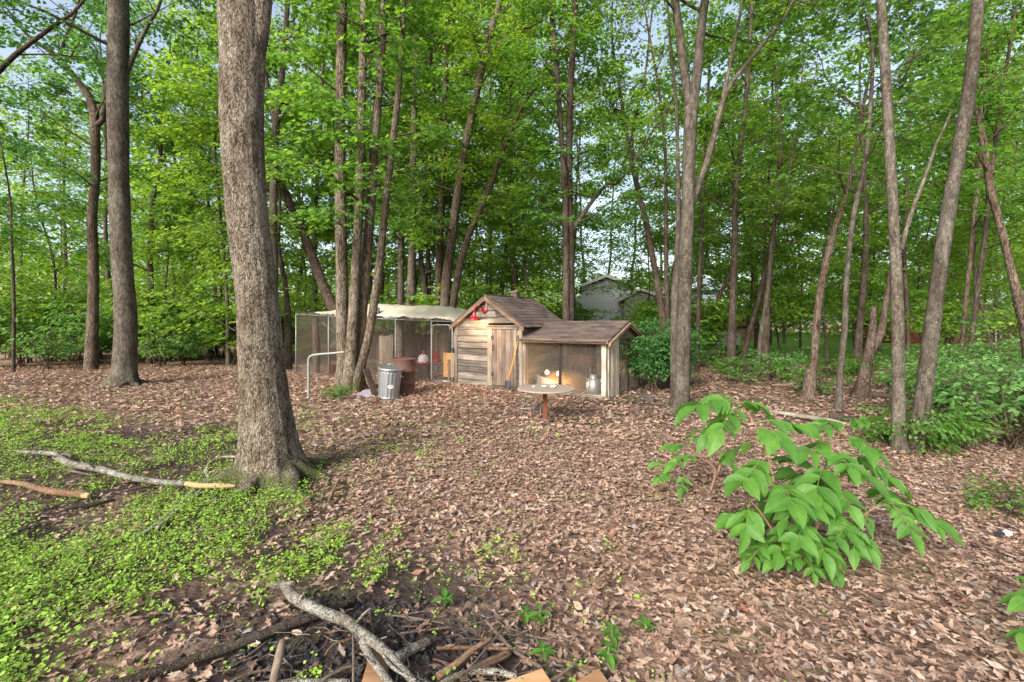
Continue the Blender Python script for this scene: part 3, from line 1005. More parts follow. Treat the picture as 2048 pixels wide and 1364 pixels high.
mid = [
 ('tree', 'left of two straight pale trunks behind the tarp roof', [(801, 640, 15), (802, 560, 14), (801, 480, 13), (797, 400, 13), (795, 250, 12), (792, 100, 10), (790, 0, 8)], 17.5, 'bark_grey', 'leaf_maple'),
 ('tree', 'right and thicker of two straight pale trunks behind the tarp roof', [(821, 640, 19), (823, 560, 17), (825, 470, 15), (826, 380, 15), (828, 250, 13), (832, 100, 11), (833, 0, 9)], 16.5, 'bark_grey', 'leaf_maple'),
 ('tree', 'thin dark trunk just right of the straight pale pair', [(858, 640, 10), (857, 560, 10), (856, 500, 9), (854, 420, 8), (850, 300, 7), (850, 150, 6)], 18.5, 'bark_dark', 'leaf_light'),
 ('tree', 'dark straight trunk rising behind the two leaning stems', [(876, 640, 14), (878, 540, 14), (881, 450, 13), (884, 360, 12), (888, 250, 11), (893, 100, 9), (895, 0, 8)], 16.8, 'bark_dark', 'leaf_maple'),
]
for i, (nm, lb, pts, Y, bk, lf) in enumerate(mid):
    make_tree('straight_tree', lb, None, [px_stem(pts, Y)], bk, lf, 'kite', .125, 26, 16, 2.2, 4.2, 15, 12, .25, .25, 20 + i)
make_tree('leaning_stem_tree', 'long stem leaning right over the shed with a forked top', None,
          [px_stem([(889, 640, 21), (893, 560, 20), (902, 490, 18), (912, 410, 17), (926, 320, 15), (945, 225, 15), (965, 130, 14), (984, 55, 13), (1000, 0, 11)], 15.6),
           px_stem([(968, 125, 9), (1000, 85, 8), (1040, 60, 6), (1075, 45, 4)], 15.6, 0, False)],
          'bark_brown', 'leaf_light', 'kite', .115, 26, 20, 2.3, 4.5, 15, 12, .25, .2, 30)
make_tree('leaning_stem_tree', 'slender stem leaning furthest right over the shed roof', None,
          [px_stem([(902, 640, 15), (918, 540, 14), (938, 470, 13), (962, 415, 12), (985, 358, 11), (1010, 290, 10), (1046, 210, 8), (1080, 160, 6)], 15.0)],
          'bark_brown', 'leaf_light', 'kite', .115, 26, 16, 2.1, 4.2, 12, 12, .25, .2, 31)
make_tree('twin_tree', 'dark twin-stemmed tree directly behind the shed roof', None,
          [px_stem([(1143, 700, 17), (1142, 620, 16), (1141, 480, 15), (1138, 350, 14), (1140, 200, 13), (1148, 60, 12), (1152, -20, 11)], 14.2),
           px_stem([(1131, 700, 15), (1132, 620, 14), (1132, 480, 13), (1130, 380, 12), (1123, 280, 11), (1116, 170, 10), (1105, 50, 9), (1098, -20, 8)], 14.1),
           px_stem([(1142, 465, 9), (1165, 430, 9), (1190, 395, 8), (1215, 368, 7), (1252, 348, 5)], 14.2, 0, False)],
          'bark_dark', 'leaf_maple', 'kite', .115, 26, 22, 2.1, 3.6, 14, 12, .3, .2, 32)
make_tree('curved_tree', 'curved dark trunk spreading into a fan of thin limbs right of the house', None,
          [px_stem([(1330, 690, 16), (1322, 610, 15), (1308, 530, 13), (1293, 450, 12), (1278, 390, 11), (1263, 320, 10), (1250, 250, 9), (1240, 180, 7), (1225, 90, 5)], 15.5),
           px_stem([(1263, 320, 7), (1268, 250, 6), (1290, 150, 5), (1300, 60, 4)], 15.5, 0, False),
           px_stem([(1252, 260, 6), (1220, 200, 5), (1195, 130, 4)], 15.5, 0, False)],
          'bark_dark', 'leaf_light', 'kite', .11, 14, 12, 2.0, 6, 13, 12, .25, .2, 33)
make_tree('straight_tree', 'thin straight dark trunk left of the tall forked grey tree', None,
          [px_stem([(1336, 690, 10), (1334, 600, 10), (1332, 500, 9), (1332, 400, 8), (1330, 300, 7), (1318, 180, 6), (1300, 80, 5)], 14.8)],
          'bark_dark', 'leaf_light', 'kite', .11, 14, 9, 1.8, 6, 13, 10, .2, .25, 34)
Yb = gdist(826)
make_tree('forked_tree', 'tall grey tree forking into a high V beside the wire run', None,
          [px_stem([(1362, 826, 36), (1364, 780, 29), (1368, 660, 28), (1371, 540, 27), (1375, 420, 27), (1379, 300, 27), (1383, 215, 27), (1394, 150, 20), (1402, 60, 19), (1410, 0, 18), (1418, -80, 16)], Yb),
           px_stem([(1380, 215, 20), (1368, 140, 18), (1358, 60, 17), (1350, 0, 16), (1340, -80, 14)], Yb, 0, False),
           px_stem([(1351, 800, 20), (1350, 700, 19), (1350, 600, 17), (1355, 500, 12), (1357, 420, 9), (1355, 300, 8), (1352, 200, 7), (1340, 80, 5)], Yb + .5),
           px_stem([(1382, 420, 12), (1394, 380, 14), (1412, 330, 13), (1430, 265, 12), (1448, 195, 11), (1475, 150, 9), (1520, 95, 8), (1590, 0, 6)], Yb + .1, 0, False),
           px_stem([(1445, 200, 8), (1460, 130, 7), (1478, 40, 6), (1485, -20, 5)], Yb + .1, 0, False)],
          'bark_grey', 'leaf_maple', 'maple', .10, 13, 12, 1.8, 6.6, 12, 24, .55, .1, 35, ridge=.012, roots=4)
more = [
 ('thin upright trunk right behind the tall forked grey tree', [(1395, 700, 9), (1398, 580, 9), (1403, 480, 8), (1405, 400, 7), (1410, 320, 7), (1415, 220, 6), (1420, 100, 5)], 15.0, 'bark_dark', 'leaf_light', 9),
 ('straight dark trunk standing alone between forked tree and fan tree', [(1464, 758, 20), (1463, 690, 18), (1466, 600, 15), (1469, 500, 13), (1471, 400, 12), (1478, 320, 12), (1488, 240, 10), (1498, 120, 9), (1504, 0, 8)], 14.0, 'bark_dark', 'leaf_maple', 13),
 ('reddish brown trunk with a pale sapling against it', [(1529, 745, 18), (1531, 660, 17), (1534, 600, 15), (1540, 540, 12), (1548, 450, 10), (1556, 380, 10), (1562, 260, 9), (1550, 150, 7), (1545, 60, 5)], 14.6, 'bark_brown', 'leaf_light', 14),
 ('pale sapling trunk hugging the reddish brown trunk', [(1516, 760, 9), (1520, 680, 9), (1530, 620, 8), (1537, 570, 8), (1545, 470, 6), (1570, 380, 6), (1595, 260, 5), (1602, 200, 4)], 13.4, 'bark_grey', 'leaf_light', 8),
 ('short leaning trunk tilted right before the white trailer', [(1487, 715, 12), (1497, 670, 12), (1506, 640, 11), (1520, 590, 10), (1528, 540, 8), (1530, 460, 6)], 17.0, 'bark_brown', 'leaf_light', 8),
 ('dark trunk in front of the orange roofed house', [(1431, 720, 13), (1433, 680, 12), (1435, 620, 10), (1438, 590, 10), (1452, 570, 9), (1462, 540, 7), (1466, 480, 6)], 17.5, 'bark_dark', 'leaf_light', 8),
]
for i, (lb, pts, Y, bk, lf, nb) in enumerate(more):
    make_tree('woodland_tree', lb, None, [px_stem(pts, Y)], bk, lf, 'kite', .115, 26, nb + 4, 2.1, 3.6, 13, 12, .3, .25, 40 + i)
Yb = gdist(800)
make_tree('gnarled_tree', 'leaning trunk with a swollen gnarled broken base', None,
          [px_stem([(1613, 800, 34), (1617, 780, 27), (1619, 752, 26), (1621, 742, 24), (1627, 728, 17), (1632, 660, 16), (1638, 600, 16), (1648, 540, 15), (1660, 490, 14), (1675, 440, 12), (1692, 390, 11), (1712, 300, 9), (1725, 220, 8)], Yb)],
          'bark_brown', 'leaf_maple', 'maple', .10, 13, 14, 2.0, 4.2, 9, 16, .5, .1, 50, ridge=.05, rough=.12)
Yb = gdist(822)
make_tree('slender_tree', 'slender smooth brown stem standing at the end of the pale log', None,
          [px_stem([(1676, 822, 17), (1679, 770, 14), (1684, 710, 14), (1690, 650, 13), (1692, 580, 12), (1696, 520, 12), (1706, 440, 11), (1716, 390, 11), (1732, 310, 10), (1740, 220, 9), (1745, 120, 8)], Yb)],
          'bark_grey', 'leaf_maple', 'maple', .10, 14, 14, 2.1, 3.7, 9, 14, .35, .12, 51)
Yb = gdist(795)
make_tree('broken_tree', 'snapped rotten trunk with torn top behind the slender stem', None,
          [px_stem([(1721, 796, 34), (1730, 750, 27), (1740, 700, 25), (1745, 660, 19), (1746, 625, 16), (1748, 613, 13)], Yb),
           px_stem([(1745, 700, 16), (1762, 665, 18), (1770, 620, 15), (1778, 570, 13), (1790, 500, 12)], Yb + .1, 0, False)],
          'bark_brown', 'leaf_maple', 'maple', .1, 10, 5, 1.2, 2.6, 6, 16, .5, .08, 52, ridge=.06, rough=.14, crown=False)
make_tree('woodland_tree', 'dark trunk on the grass just left of the broken trunk', None,
          [px_stem([(1712, 745, 20), (1716, 700, 18), (1720, 640, 15), (1726, 580, 14), (1730, 520, 13), (1732, 440, 11), (1728, 340, 9)], 14.5)],
          'bark_dark', 'leaf_maple', 'kite', .115, 18, 12, 2.2, 4.5, 12, 12, .3, .2, 53)
Yb = gdist(905)
make_tree('twin_grey_tree', 'pair of smooth speckled grey trunks joined at the base', None,
          [px_stem([(1800, 905, 38), (1797, 860, 29), (1796, 760, 27), (1795, 660, 27), (1792, 540, 25), (1786, 420, 24), (1779, 300, 23), (1774, 200, 22), (1768, 100, 22), (1762, 0, 21), (1756, -100, 19)], Yb),
           px_stem([(1826, 903, 42), (1838, 850, 38), (1848, 780, 37), (1858, 700, 36), (1870, 610, 35), (1885, 500, 34), (1900, 400, 33), (1918, 300, 32), (1938, 180, 31), (1952, 60, 30), (1966, -60, 27)], Yb + .05),
           px_stem([(1803, 500, 10), (1815, 450, 10), (1832, 400, 10), (1848, 360, 9), (1862, 320, 8), (1872, 290, 6), (1905, 220, 5)], Yb + .1, 0, False)],
          'bark_grey', 'leaf_maple', 'maple', .11, 13, 12, 2.2, 6.6, 12, 28, .5, .09, 54, ridge=.01, roots=4)
make_tree('snapped_tree', 'dark trunk leaning left at the picture edge with splintered top', None,
          [px_stem([(2062, 740, 30), (2050, 650, 28), (2040, 612, 26), (2022, 540, 19), (2008, 480, 18), (1992, 420, 18), (1982, 385, 18), (1974, 330, 17), (1966, 280, 17), (1958, 240, 12), (1950, 215, 7)], 9.5)],
          'bark_brown', 'leaf_maple', 'maple', .1, 12, 6, 1.5, 4.6, 7, 16, .3, .1, 55, ridge=.03, crown=True)
far_r = [
 ('left of two dark trunks beyond the shrubs at the right edge', [(1922, 740, 12), (1925, 690, 12), (1932, 600, 11), (1940, 520, 11), (1947, 440, 10), (1955, 380, 9), (1960, 300, 8), (1965, 200, 7)], 14.0, 'bark_brown', 'leaf_maple'),
 ('right of two dark trunks beyond the shrubs at the right edge', [(1938, 745, 14), (1942, 690, 13), (1954, 590, 13), (1966, 500, 12), (1975, 420, 11), (1985, 330, 10), (2000, 220, 9), (2020, 90, 8), (2035, 0, 7)], 13.6, 'bark_dark', 'leaf_maple'),
 ('thin dark trunk seen through the gap of the speckled pair', [(1817, 740, 10), (1816, 660, 9), (1812, 580, 9), (1808, 480, 9), (1812, 400, 9), (1816, 320, 8), (1818, 220, 7)], 15.5, 'bark_dark', 'leaf_dark'),
 ('curved thin trunk low over the red barn', [(1990, 715, 9), (1980, 680, 9), (1972, 650, 8), (1966, 620, 7), (1955, 590, 5), (1950, 540, 5)], 16.0, 'bark_dark', 'leaf_light'),
]
for i, (lb, pts, Y, bk, lf) in enumerate(far_r):
    make_tree('woodland_tree', lb, None, [px_stem(pts, Y)], bk, lf, 'kite', .12, 26, 16, 2.3, 3.6, 13, 12, .3, .25, 60 + i)
far_l = [
 ('thin dark sapling trunk in the thicket at the left edge', [(27, 700, 9), (28, 620, 8), (26, 540, 8), (22, 460, 6), (18, 380, 5)], 14.5, 'bark_dark', 'leaf_dark', 10),
 ('thin trunk in the open woods left of the scaly trunk', [(456, 680, 9), (454, 600, 8), (448, 520, 8), (443, 450, 7), (436, 380, 6), (430, 300, 5)], 17, 'bark_grey', 'leaf_light', 10),
 ('dark forked trunk between the grey and the scaly trunk', [(300, 690, 14), (302, 600, 13), (300, 500, 12), (306, 400, 11), (320, 330, 10), (322, 240, 8), (335, 150, 6)], 18, 'bark_dark', 'leaf_dark', 14),
 ('limb of a tree reaching in from the top left corner', [(-180, 760, 40), (-170, 500, 36), (-120, 250, 26), (-40, 180, 18), (30, 110, 13), (110, 50, 9), (160, 10, 7)], 11, 'bark_dark', 'leaf_dark', 6),
 ('thin straight trunk behind the slanting trunk over the pen', [(627, 650, 12), (628, 580, 11), (630, 500, 10), (632, 400, 9), (640, 280, 8), (645, 150, 7)], 19, 'bark_grey', 'leaf_light', 12),
]
for i, (lb, pts, Y, bk, lf, nb) in enumerate(far_l):
    make_tree('woodland_tree', lb, None, [px_stem(pts, Y)], bk, lf, 'kite', .125, 26, nb + 4, 2.4, 3.2, 13, 12, .3, .25, 70 + i)

# --- the woods behind: a few kinds of slender tree, each stood up many times
def proto(seed, h, r, lean, leaf, z0, blen, nb, lsz, per):
    rng = np.random.default_rng(seed)
    pts, rr = [], []
    x = y = 0
    for k in range(7):
        f = k / 6
        pts.append(Vector((x, y, -.06 + f * h * .8))); rr.append(r * (1 - .55 * f))
        x += lean * h / 7 + rng.normal(0, .12); y += rng.normal(0, .12)
    return make_tree('slender_tree', 'x', None, [(pts, rr)], 'bark_dark' if seed % 2 else 'bark_brown', leaf, 'kite', lsz, per, nb, blen, z0, h, 9, .2, .5, seed, Vector((0, 0, 0)), spray=(.6, 1.2))
protos = [proto(201, 17, .11, .02, 'leaf_light', 3.0, 3.0, 30, .17, 19), proto(202, 20, .14, -.04, 'leaf_maple', 4.0, 3.3, 30, .18, 19),
          proto(203, 12, .08, .06, 'leaf_light', 2.0, 2.5, 26, .15, 24), proto(204, 8, .05, -.03, 'leaf_light', 1.0, 2.0, 24, .13, 24)]
rng = np.random.default_rng(5)
spots = []
for i in range(62):
    for _ in range(60):
        d = rng.uniform(18.5, 44)
        px = rng.uniform(-120, 2170)
        # keep the views to the house and the lawn partly open
        if 1150 < px < 1470 and d < 33: continue
        if px > 1470 and d < 25: continue
        if px < 230 and rng.random() < .65: continue
        x = (px - 1024) * d / FPX
        if all((x - a) ** 2 + (d - b) ** 2 > 2.2 ** 2 for a, b in spots):
            spots.append((x, d)); break
under = [(-40, 16.5), (90, 19), (330, 17.5), (420, 20), (480, 16), (610, 20), (740, 18.5), (845, 20), (960, 19), (1040, 17), (1085, 21), (1350, 19), (1300, 22.5), (1408, 23), (1490, 21), (1560, 19), (1600, 23), (1655, 17), (1760, 19), (1850, 17.5), (1900, 22), (1990, 19), (2060, 16.5), (2100, 22)]
spots_u = [((a - 1024) * d / FPX, d) for a, d in under]
back = [(1168, 38), (1215, 36.5), (1262, 39), (1318, 37), (1395, 36), (1440, 46)]
spots = [((a - 1024) * d / FPX, d) for a, d in back] + spots
GL = ['slim tall tree', 'tall full-crowned tree', 'thin light green tree', 'bushy understorey tree']
MARKS = [(-400, 'left of the smooth grey trunk'), (245, 'between smooth grey and scaly trunk'), (510, 'between scaly trunk and four-stem clump'), (710, 'between four-stem clump and shed'),
         (975, 'behind the shed roof'), (1140, 'between the twin stems and forked tree'), (1372, 'between forked tree and gnarled trunk'), (1625, 'between gnarled trunk and speckled pair'), (1850, 'right of the speckled pair')]
ORD = ['first', 'second', 'third', 'fourth', 'fifth', 'sixth', 'seventh', 'eighth', 'ninth', 'tenth', 'eleventh', 'twelfth', 'thirteenth', 'fourteenth']
def rank_labels(items, marks, what, cat):
    """items: (px, object, kind text); each label names the stretch of the picture and the place counted from the left"""
    box = {}
    for px, o, kd in items:
        m_ = [t for a, t in marks if px >= a][-1]
        box.setdefault((kd, m_), []).append((px, o))
    for (kd, m_), lst in box.items():
        lst.sort(key=lambda q: q[0])
        for i, (px, o) in enumerate(lst):
            tag(o, ' '.join(('%s %s%s' % (kd, m_, '' if len(lst) == 1 else ', %s from the left' % ORD[i])).replace(' ,', ',').split()), cat, '%s, %s' % (kd, what))
far_items = []
used = [False] * 4
for i, (x, d) in enumerate(spots_u + spots):
    k = 3 if i < len(spots_u) else 0 if i < len(spots_u) + len(back) else int(rng.choice([0, 1, 2, 3], p=[.34, .36, .2, .1]))
    o = protos[k] if not used[k] else copy_tree(protos[k])
    used[k] = True
    o.location = (x, d, 0)
    o.rotation_euler = (0, 0, rng.uniform(0, 6.28))
    s = rng.uniform(.85, 1.25)
    o.scale = (s, s, s * rng.uniform(.92, 1.12))
    far_items.append((1024 + FPX * x / d, o, GL[k]))
rank_labels(far_items, MARKS, 'far woods', 'tree')
for k in range(4):
    if not used[k]: print('unused proto', k)

def far_woods():
    rng = np.random.default_rng(77)
    parts, O = [], []
    n = 600
    a = rng.uniform(-1.0, 1.0, n)
    d = rng.uniform(42, 62, n)
    h = rng.uniform(.5, 10, n) * (0.55 + .45 * vnoise(a * 9, d * .1, seed=3))
    c = np.stack([np.sin(a) * d * 1.25, np.cos(a) * d + 8, h], -1)
    per = 90
    off = rng.normal(0, 1, (n, per, 3)) * np.array([1.7, 1.4, 1.0])
    pos = (c[:, None] + off).reshape(-1, 3)
    pos[:, 2] = np.maximum(pos[:, 2], .2)
    m = len(pos)
    ang = rng.uniform(0, 6.28, m)
    X = np.stack([np.cos(ang), np.sin(ang), rng.normal(-.2, .35, m)], -1)
    Nn = np.stack([rng.normal(0, .5, m), rng.normal(0, .5, m), np.ones(m)], -1)
    V, F = leaf_arrays(KITE_V, KITE_F, pos, X, Nn, rng.uniform(.3, .55, m), rng.uniform(1, 1.5, m))
    o = link('far_woods', np_mesh('far_woods', V, F), M['leaf_light'])
    tag(o, 'hazy bright green mass of far-off woods', 'woods', kind='stuff')
far_woods()
print('traced crown tris', make_tree.tris)

# ------------------------------------------------------------------ shed, wire run, wire pen
ROT = R(-34)
A = Vector((0.23, 11.05, 0))          # front right foot of the shed
def wloc(p):                          # shed coordinates -> world
    return A + Matrix.Rotation(ROT, 3, 'Z') @ Vector(p)

SHINGLE = MB()
for k in range(1):
    SHINGLE.box(-.145, .145, -.115, .115, 0, .011, .002)
SHINGLE_ME = py_mesh('shingle', SHINGLE.V, SHINGLE.F)
SHINGLE_ME.materials.append(M['shingle'])

def shingles(parent, origin, along, down, length, slope_len, expo=.14, tab=.29, seed=0):
    """rows of single shingles on a slope: origin = ridge start, along = ridge direction, down = down-slope direction"""
    rng = np.random.default_rng(seed)
    al, dn = Vector(along).normalized(), Vector(down).normalized()
    nrm = al.cross(dn)
    if nrm.z < 0: nrm = -nrm
    rows = int(math.ceil(slope_len / expo))
    for r in range(rows):
        off = (r % 2) * tab * .5
        k = -1
        while True:
            k += 1
            s0, s1 = k * tab - off, (k + 1) * tab - off
            if s0 >= length - .02: break
            s0, s1 = max(s0, 0), min(s1, length)
            if s1 - s0 < .05: continue
            cd = min((r + .5) * expo, slope_len - expo * .4)
            c = Vector(origin) + al * ((s0 + s1) / 2) + dn * cd + nrm * (.012 + .004 + rng.uniform(0, .004))
            tl = .075 + rng.normal(0, .012)
            # tilt: lower edge rides on the row below
            y_ = (dn + nrm * tl).normalized()
            x_ = (al + dn * rng.normal(0, .012)).normalized()
            z_ = x_.cross(y_)
            if z_.dot(nrm) < 0: x_, z_ = -x_, -z_
            o = link('shingle', SHINGLE_ME, None, parent)
            sx = (s1 - s0 - .006) / .29
            mtx = Matrix((x_ * sx, y_, z_)).transposed().to_4x4()
            mtx.translation = c
            o.matrix_local = mtx

shed = empty('garden_shed', A, ROT)
tag(shed, 'small weathered board shed with a gable front and brown shingle roof', 'shed')
SW, SL, SE, SA = 2.0, 2.0, 1.60, 2.26      # width, length, eave height, apex height
def gable_half(z):
    return SW / 2 if z <= SE else SW / 2 * max(0, (SA - z) / (SA - SE))
def front_boards(y, outward, holes):
    z, ex = 0.02, .158
    i = 0
    while z < SA - .05:
        z1 = min(z + ex - .009, SA - .02)
        h0, h1 = gable_half(z), gable_half(z1)
        segs = [(-SW / 2 - h0, -SW / 2 + h0, -SW / 2 - h1, -SW / 2 + h1)]
        for (hx0, hx1, hz1) in holes:
            if z < hz1 - .02:
                segs = [(-SW, hx0, -SW, hx0), (hx1, 0, hx1, 0)]
        for (a0, a1, b0, b1) in segs:
            cuts = [0, 1]
            if a1 - a0 > 1.2 and random.random() < .55:
                cuts = [0, random.uniform(.3, .7), 1]
            for c0, c1 in zip(cuts[:-1], cuts[1:]):
                x0, x1 = a0 + (a1 - a0) * c0 + .0015, a0 + (a1 - a0) * c1 - .0015
                t0, t1 = b0 + (b1 - b0) * c0 + .0015, b0 + (b1 - b0) * c1 - .0015
                j = lambda s=.003: random.uniform(-s, s)
                yo, yi = y + outward * (.036 + j(.006)), y
                yt = y + outward * (.012 + j())
                zz0, zz1 = z + j(.002), z1 + j(.002)
                V = [(x0, yi, zz0), (x1, yi, zz0), (x1, yo, zz0 + j()), (x0, yo, zz0 + j()),
                     (t0, yi, zz1), (t1, yi, zz1), (t1, yt, zz1), (t0, yt, zz1)]
                link('siding_board', py_mesh('siding_board', V, [(0, 1, 2, 3), (4, 7, 6, 5), (0, 4, 5, 1), (3, 2, 6, 7), (0, 3, 7, 4), (1, 5, 6, 2)]), M['wood_x'], shed)
        z += ex
        i += 1
front_boards(0, -1, [(-.98, -.14, 1.53)])
front_boards(SL, 1, [])
for x, ow in ((0, 1), (-SW, -1)):
    z = .02
    while z < SE - .03:
        MB().box(min(x, x + ow * .026), max(x, x + ow * .026), .0, SL, z, z + .152, .002).build('siding_board', M['wood_y'], shed)
        z += .158
MB().box(-SW + .02, -.02, .02, SL - .02, 0.0, SE - .05).build('inner_wall', M['dark_wood'], shed)
# corner boards
for x0 in (-SW - .045, -.035):
    MB().box(x0, x0 + .08, -.055, -.031, 0, SE - .02, .002).build('corner_board', M['trim_z'], shed)
# door
for x0, x1, z1 in ((-.98, -.84, 1.45), (-.2, -.12, 1.45)):
    MB().box(x0, x1, -.05, -.002, .02, z1, .003).build('door_frame', M['trim_z'], shed)
MB().box(-1.02, -.08, -.058, -.002, 1.452, 1.53, .003).build('door_frame', M['wood_x'], shed)
MB().box(-1.04, -.06, -.085, -.002, 1.531, 1.549, .003).build('drip_edge', M['rake'], shed)
door = MB().box(-.835, -.205, -.012, -.004, .07, 1.445).build('door', M['dark_wood'], shed)
xs = [-.835, -.70, -.555, -.43, -.31, -.205]
for a, b in zip(xs[:-1], xs[1:]):
    MB().box(a + .002, b - .002, -.04 - random.uniform(0, .004), -.0125, .07 + random.uniform(-.01, .01), 1.44, .002).build('door_board', M['wood_z'], door)
MB().tube([(-.79, -.042, .93), (-.79, -.085, .95), (-.79, -.085, 1.05), (-.79, -.042, 1.07)], .009, 8).build('handle', M['black'], door)
for z in (.3, 1.2):
    MB().box(-.86, -.80, -.056, -.041, z, z + .09).build('hinge', M['black'], door)
MB().box(-1.0, -.1, -.2, .0, -.02, .055, .006).build('door_step', M['wood_x'], shed)
# roof
ov, eo = .12, .14
run = SW / 2 + eo
rise = (SA - SE) / (SW / 2)
sl = math.hypot(run, run * rise)
for sgn in (1, -1):
    dn = Vector((sgn, 0, -rise)).normalized()
    nr = Vector((sgn * rise, 0, 1)).normalized()
    o0 = Vector((-SW / 2, -ov, SA + .015))
    deck = MB()
    a, b = o0, o0 + Vector((0, SL + 2 * ov, 0))
    th = nr * .022
    V = [a, b, b + dn * sl, a + dn * sl]
    deck.add([v - th * .5 for v in V] + [v + th * .5 for v in V], [(0, 1, 2, 3), (7, 6, 5, 4), (0, 4, 5, 1), (1, 5, 6, 2), (2, 6, 7, 3), (3, 7, 4, 0)])
    d_ = deck.build('roof_deck', M['dark_wood'], shed)
    shingles(shed, o0, (0, 1, 0), dn, SL + 2 * ov, sl + .03, seed=int(5 + sgn))
    for y0 in (-ov - .03, SL + ov):
        # rake boards, two layers
        V = []
        c0 = Vector((-SW / 2, y0, SA + .004)); c1 = c0 + dn * (sl + .01)
        for (p0, p1, h) in ((c0, c1, .095),):
            V = [p0, p1, p1 - Vector((0, 0, h)), p0 - Vector((0, 0, h * 1.15))]
        V = [v for v in V] + [v + Vector((0, .03, 0)) for v in V]
        link('rake_board', py_mesh('rake_board', V, [(0, 1, 2, 3), (7, 6, 5, 4), (0, 4, 5, 1), (1, 5, 6, 2), (2, 6, 7, 3), (3, 7, 4, 0)]), M['rake'], shed)
for k in range(9):   # ridge caps
    y0 = -ov + k * (SL + 2 * ov) / 9
    y1 = y0 + (SL + 2 * ov) / 9 + .02
    z0 = SA + .048
    V = [(-SW / 2, y0, z0), (-SW / 2, y1, z0 + .006), (-SW / 2 + .13, y1, z0 - .13 * rise + .006), (-SW / 2 + .13, y0, z0 - .13 * rise),
         (-SW / 2 - .13, y0, z0 - .13 * rise), (-SW / 2 - .13, y1, z0 - .13 * rise + .006)]
    link('ridge_cap', py_mesh('ridge_cap', V, [(0, 3, 2, 1), (0, 1, 5, 4)]), M['shingle'], shed)
# small post under the gable peak, vent box on the ridge
MB().box(-SW / 2 - .02, -SW / 2 + .02, -.06, -.03, SA - .3, SA - .1).build('king_post', M['rake'], shed)
v = MB().box(-SW / 2 - .09, -SW / 2 + .09, 1.15, 1.33, SA - .02, SA + .16).build('roof_vent', M['trim_z'], shed)
MB().box(-SW / 2 - .12, -SW / 2 + .12, 1.12, 1.36, SA + .161, SA + .19).build('vent_cap', M['trim_z'], v)
MB().lathe([(.09, 0), (.03, .035), (0.001, .06)], 10, (-SW / 2, 1.24, SA + .19)).build('vent_knob', M['trim_z'], v, True)

# --- red barn lamp on the gable
lampx = -1.17
lr = empty('barn_lamp', wloc((lampx, -.031, 1.86)), ROT)
tag(lr, 'lit red enamel gooseneck barn lamp above the shed door', 'lamp')
MB().lathe([(.0, 0), (.085, 0), (.085, .018), (.055, .034), (0, .036)], 20).build('back_plate', M['red'], lr, True)
bp = lr.children[0]
bp.rotation_euler = (R(90), 0, 0); bp.location = (.09, 0, .06)
neck = [(.09, -.03, .06), (.085, -.12, .10), (.05, -.2, .15), (.02, -.25, .165), (-.005, -.28, .13), (-.015, -.285, .06), (-.015, -.285, 0)]
pth, _ = smooth_path([Vector(p) for p in neck], np.ones((7, 1)), .03)
MB().tube(pth, .014, 8).build('gooseneck', M['red'], lr, True)
MB().lathe([(.0, .02), (.035, .015), (.042, -.03), (.05, -.09), (.075, -.12), (.155, -.165), (.165, -.195), (.158, -.195), (.148, -.168), (.07, -.127), (.0, -.12)], 28, (-.015, -.285, 0)).build('lamp_shade', M['red'], lr, True)
MB().lathe([(.0, -.12), (.02, -.125), (.028, -.15), (.02, -.175), (.0, -.185)], 14, (-.015, -.285, 0)).build('bulb', M['bulb'], lr, True)
ld = bpy.data.lights.new('barn_lamp_light', 'POINT')
ld.energy = 34; ld.color = (1, .72, .42); ld.shadow_soft_size = .03
lo = bpy.data.objects.new('barn_lamp_light', ld); C.objects.link(lo)
lo.parent = lr; lo.location = (-.015, -.285, -.21)

# --- wire mesh helpers
def clip_seg(L_, H, s, t, ds, dt):
    """line from (s,t) direction (ds,dt) clipped to [0,L]x[0,H(s)]"""
    t0, t1 = -1e9, 1e9
    for p, q in ((-ds, s), (ds, L_ - s), (-dt, t), (dt, H - t)):
        if abs(p) < 1e-9:
            if q < 0: return None
            continue
        r = q / p
        if p < 0: t0 = max(t0, r)
        else: t1 = min(t1, r)
    if t1 - t0 < .01: return None
    return (s + ds * t0, t + dt * t0), (s + ds * t1, t + dt * t1)

def wire_panel(name, p0, p1, z0, za, zb, cell, thick, parent, diamond=True, mat='wire', sag=.008, seed=0):
    """woven wire in the upright plane p0-p1, top from za to zb"""
    p0, p1 = Vector(p0), Vector(p1)
    d = (p1 - p0); L_ = d.length; d.normalize()
    nrm = Vector((-d.y, d.x, 0))
    H = 1.0
    Vs, Fs, n = [], [], 0
    rng = np.random.default_rng(seed)
    ph = rng.uniform(0, 6)
    def pt(s, t):
        f = t; top = za + (zb - za) * s / L_
        zz = z0 + (top - z0) * f
        bulge = sag * sin(s * 3.1 + ph) * sin(f * 3.1) * 4
        return p0 + d * s + nrm * bulge + Vector((0, 0, zz))
    hm = (za + zb) / 2 - z0
    lines = []
    if diamond:
        k = -hm
        while k < L_:
            lines.append((k, 0, hm, 1)); lines.append((k + hm, 0, -hm, 1)); k += cell
    else:
        k = 0
        while k <= L_: lines.append((k, 0, 0, 1)); k += cell
        k = 0
        while k <= 1: lines.append((0, k, L_, 0)); k += cell / hm
    mb = MB()
    for li, (s, t, ds, dt) in enumerate(lines):
        c = clip_seg(L_, 1.0, s, t, ds, dt)
        if not c: continue
        (a0, b0), (a1, b1) = c
        m = 5
        pts = [pt(a0 + (a1 - a0) * q / m, b0 + (b1 - b0) * q / m) + nrm * (thick * (.5 if li % 2 else -.5)) for q in range(m + 1)]
        mb.tube(pts, thick / 2, 3, False)
    return mb.build(name, M[mat], parent)

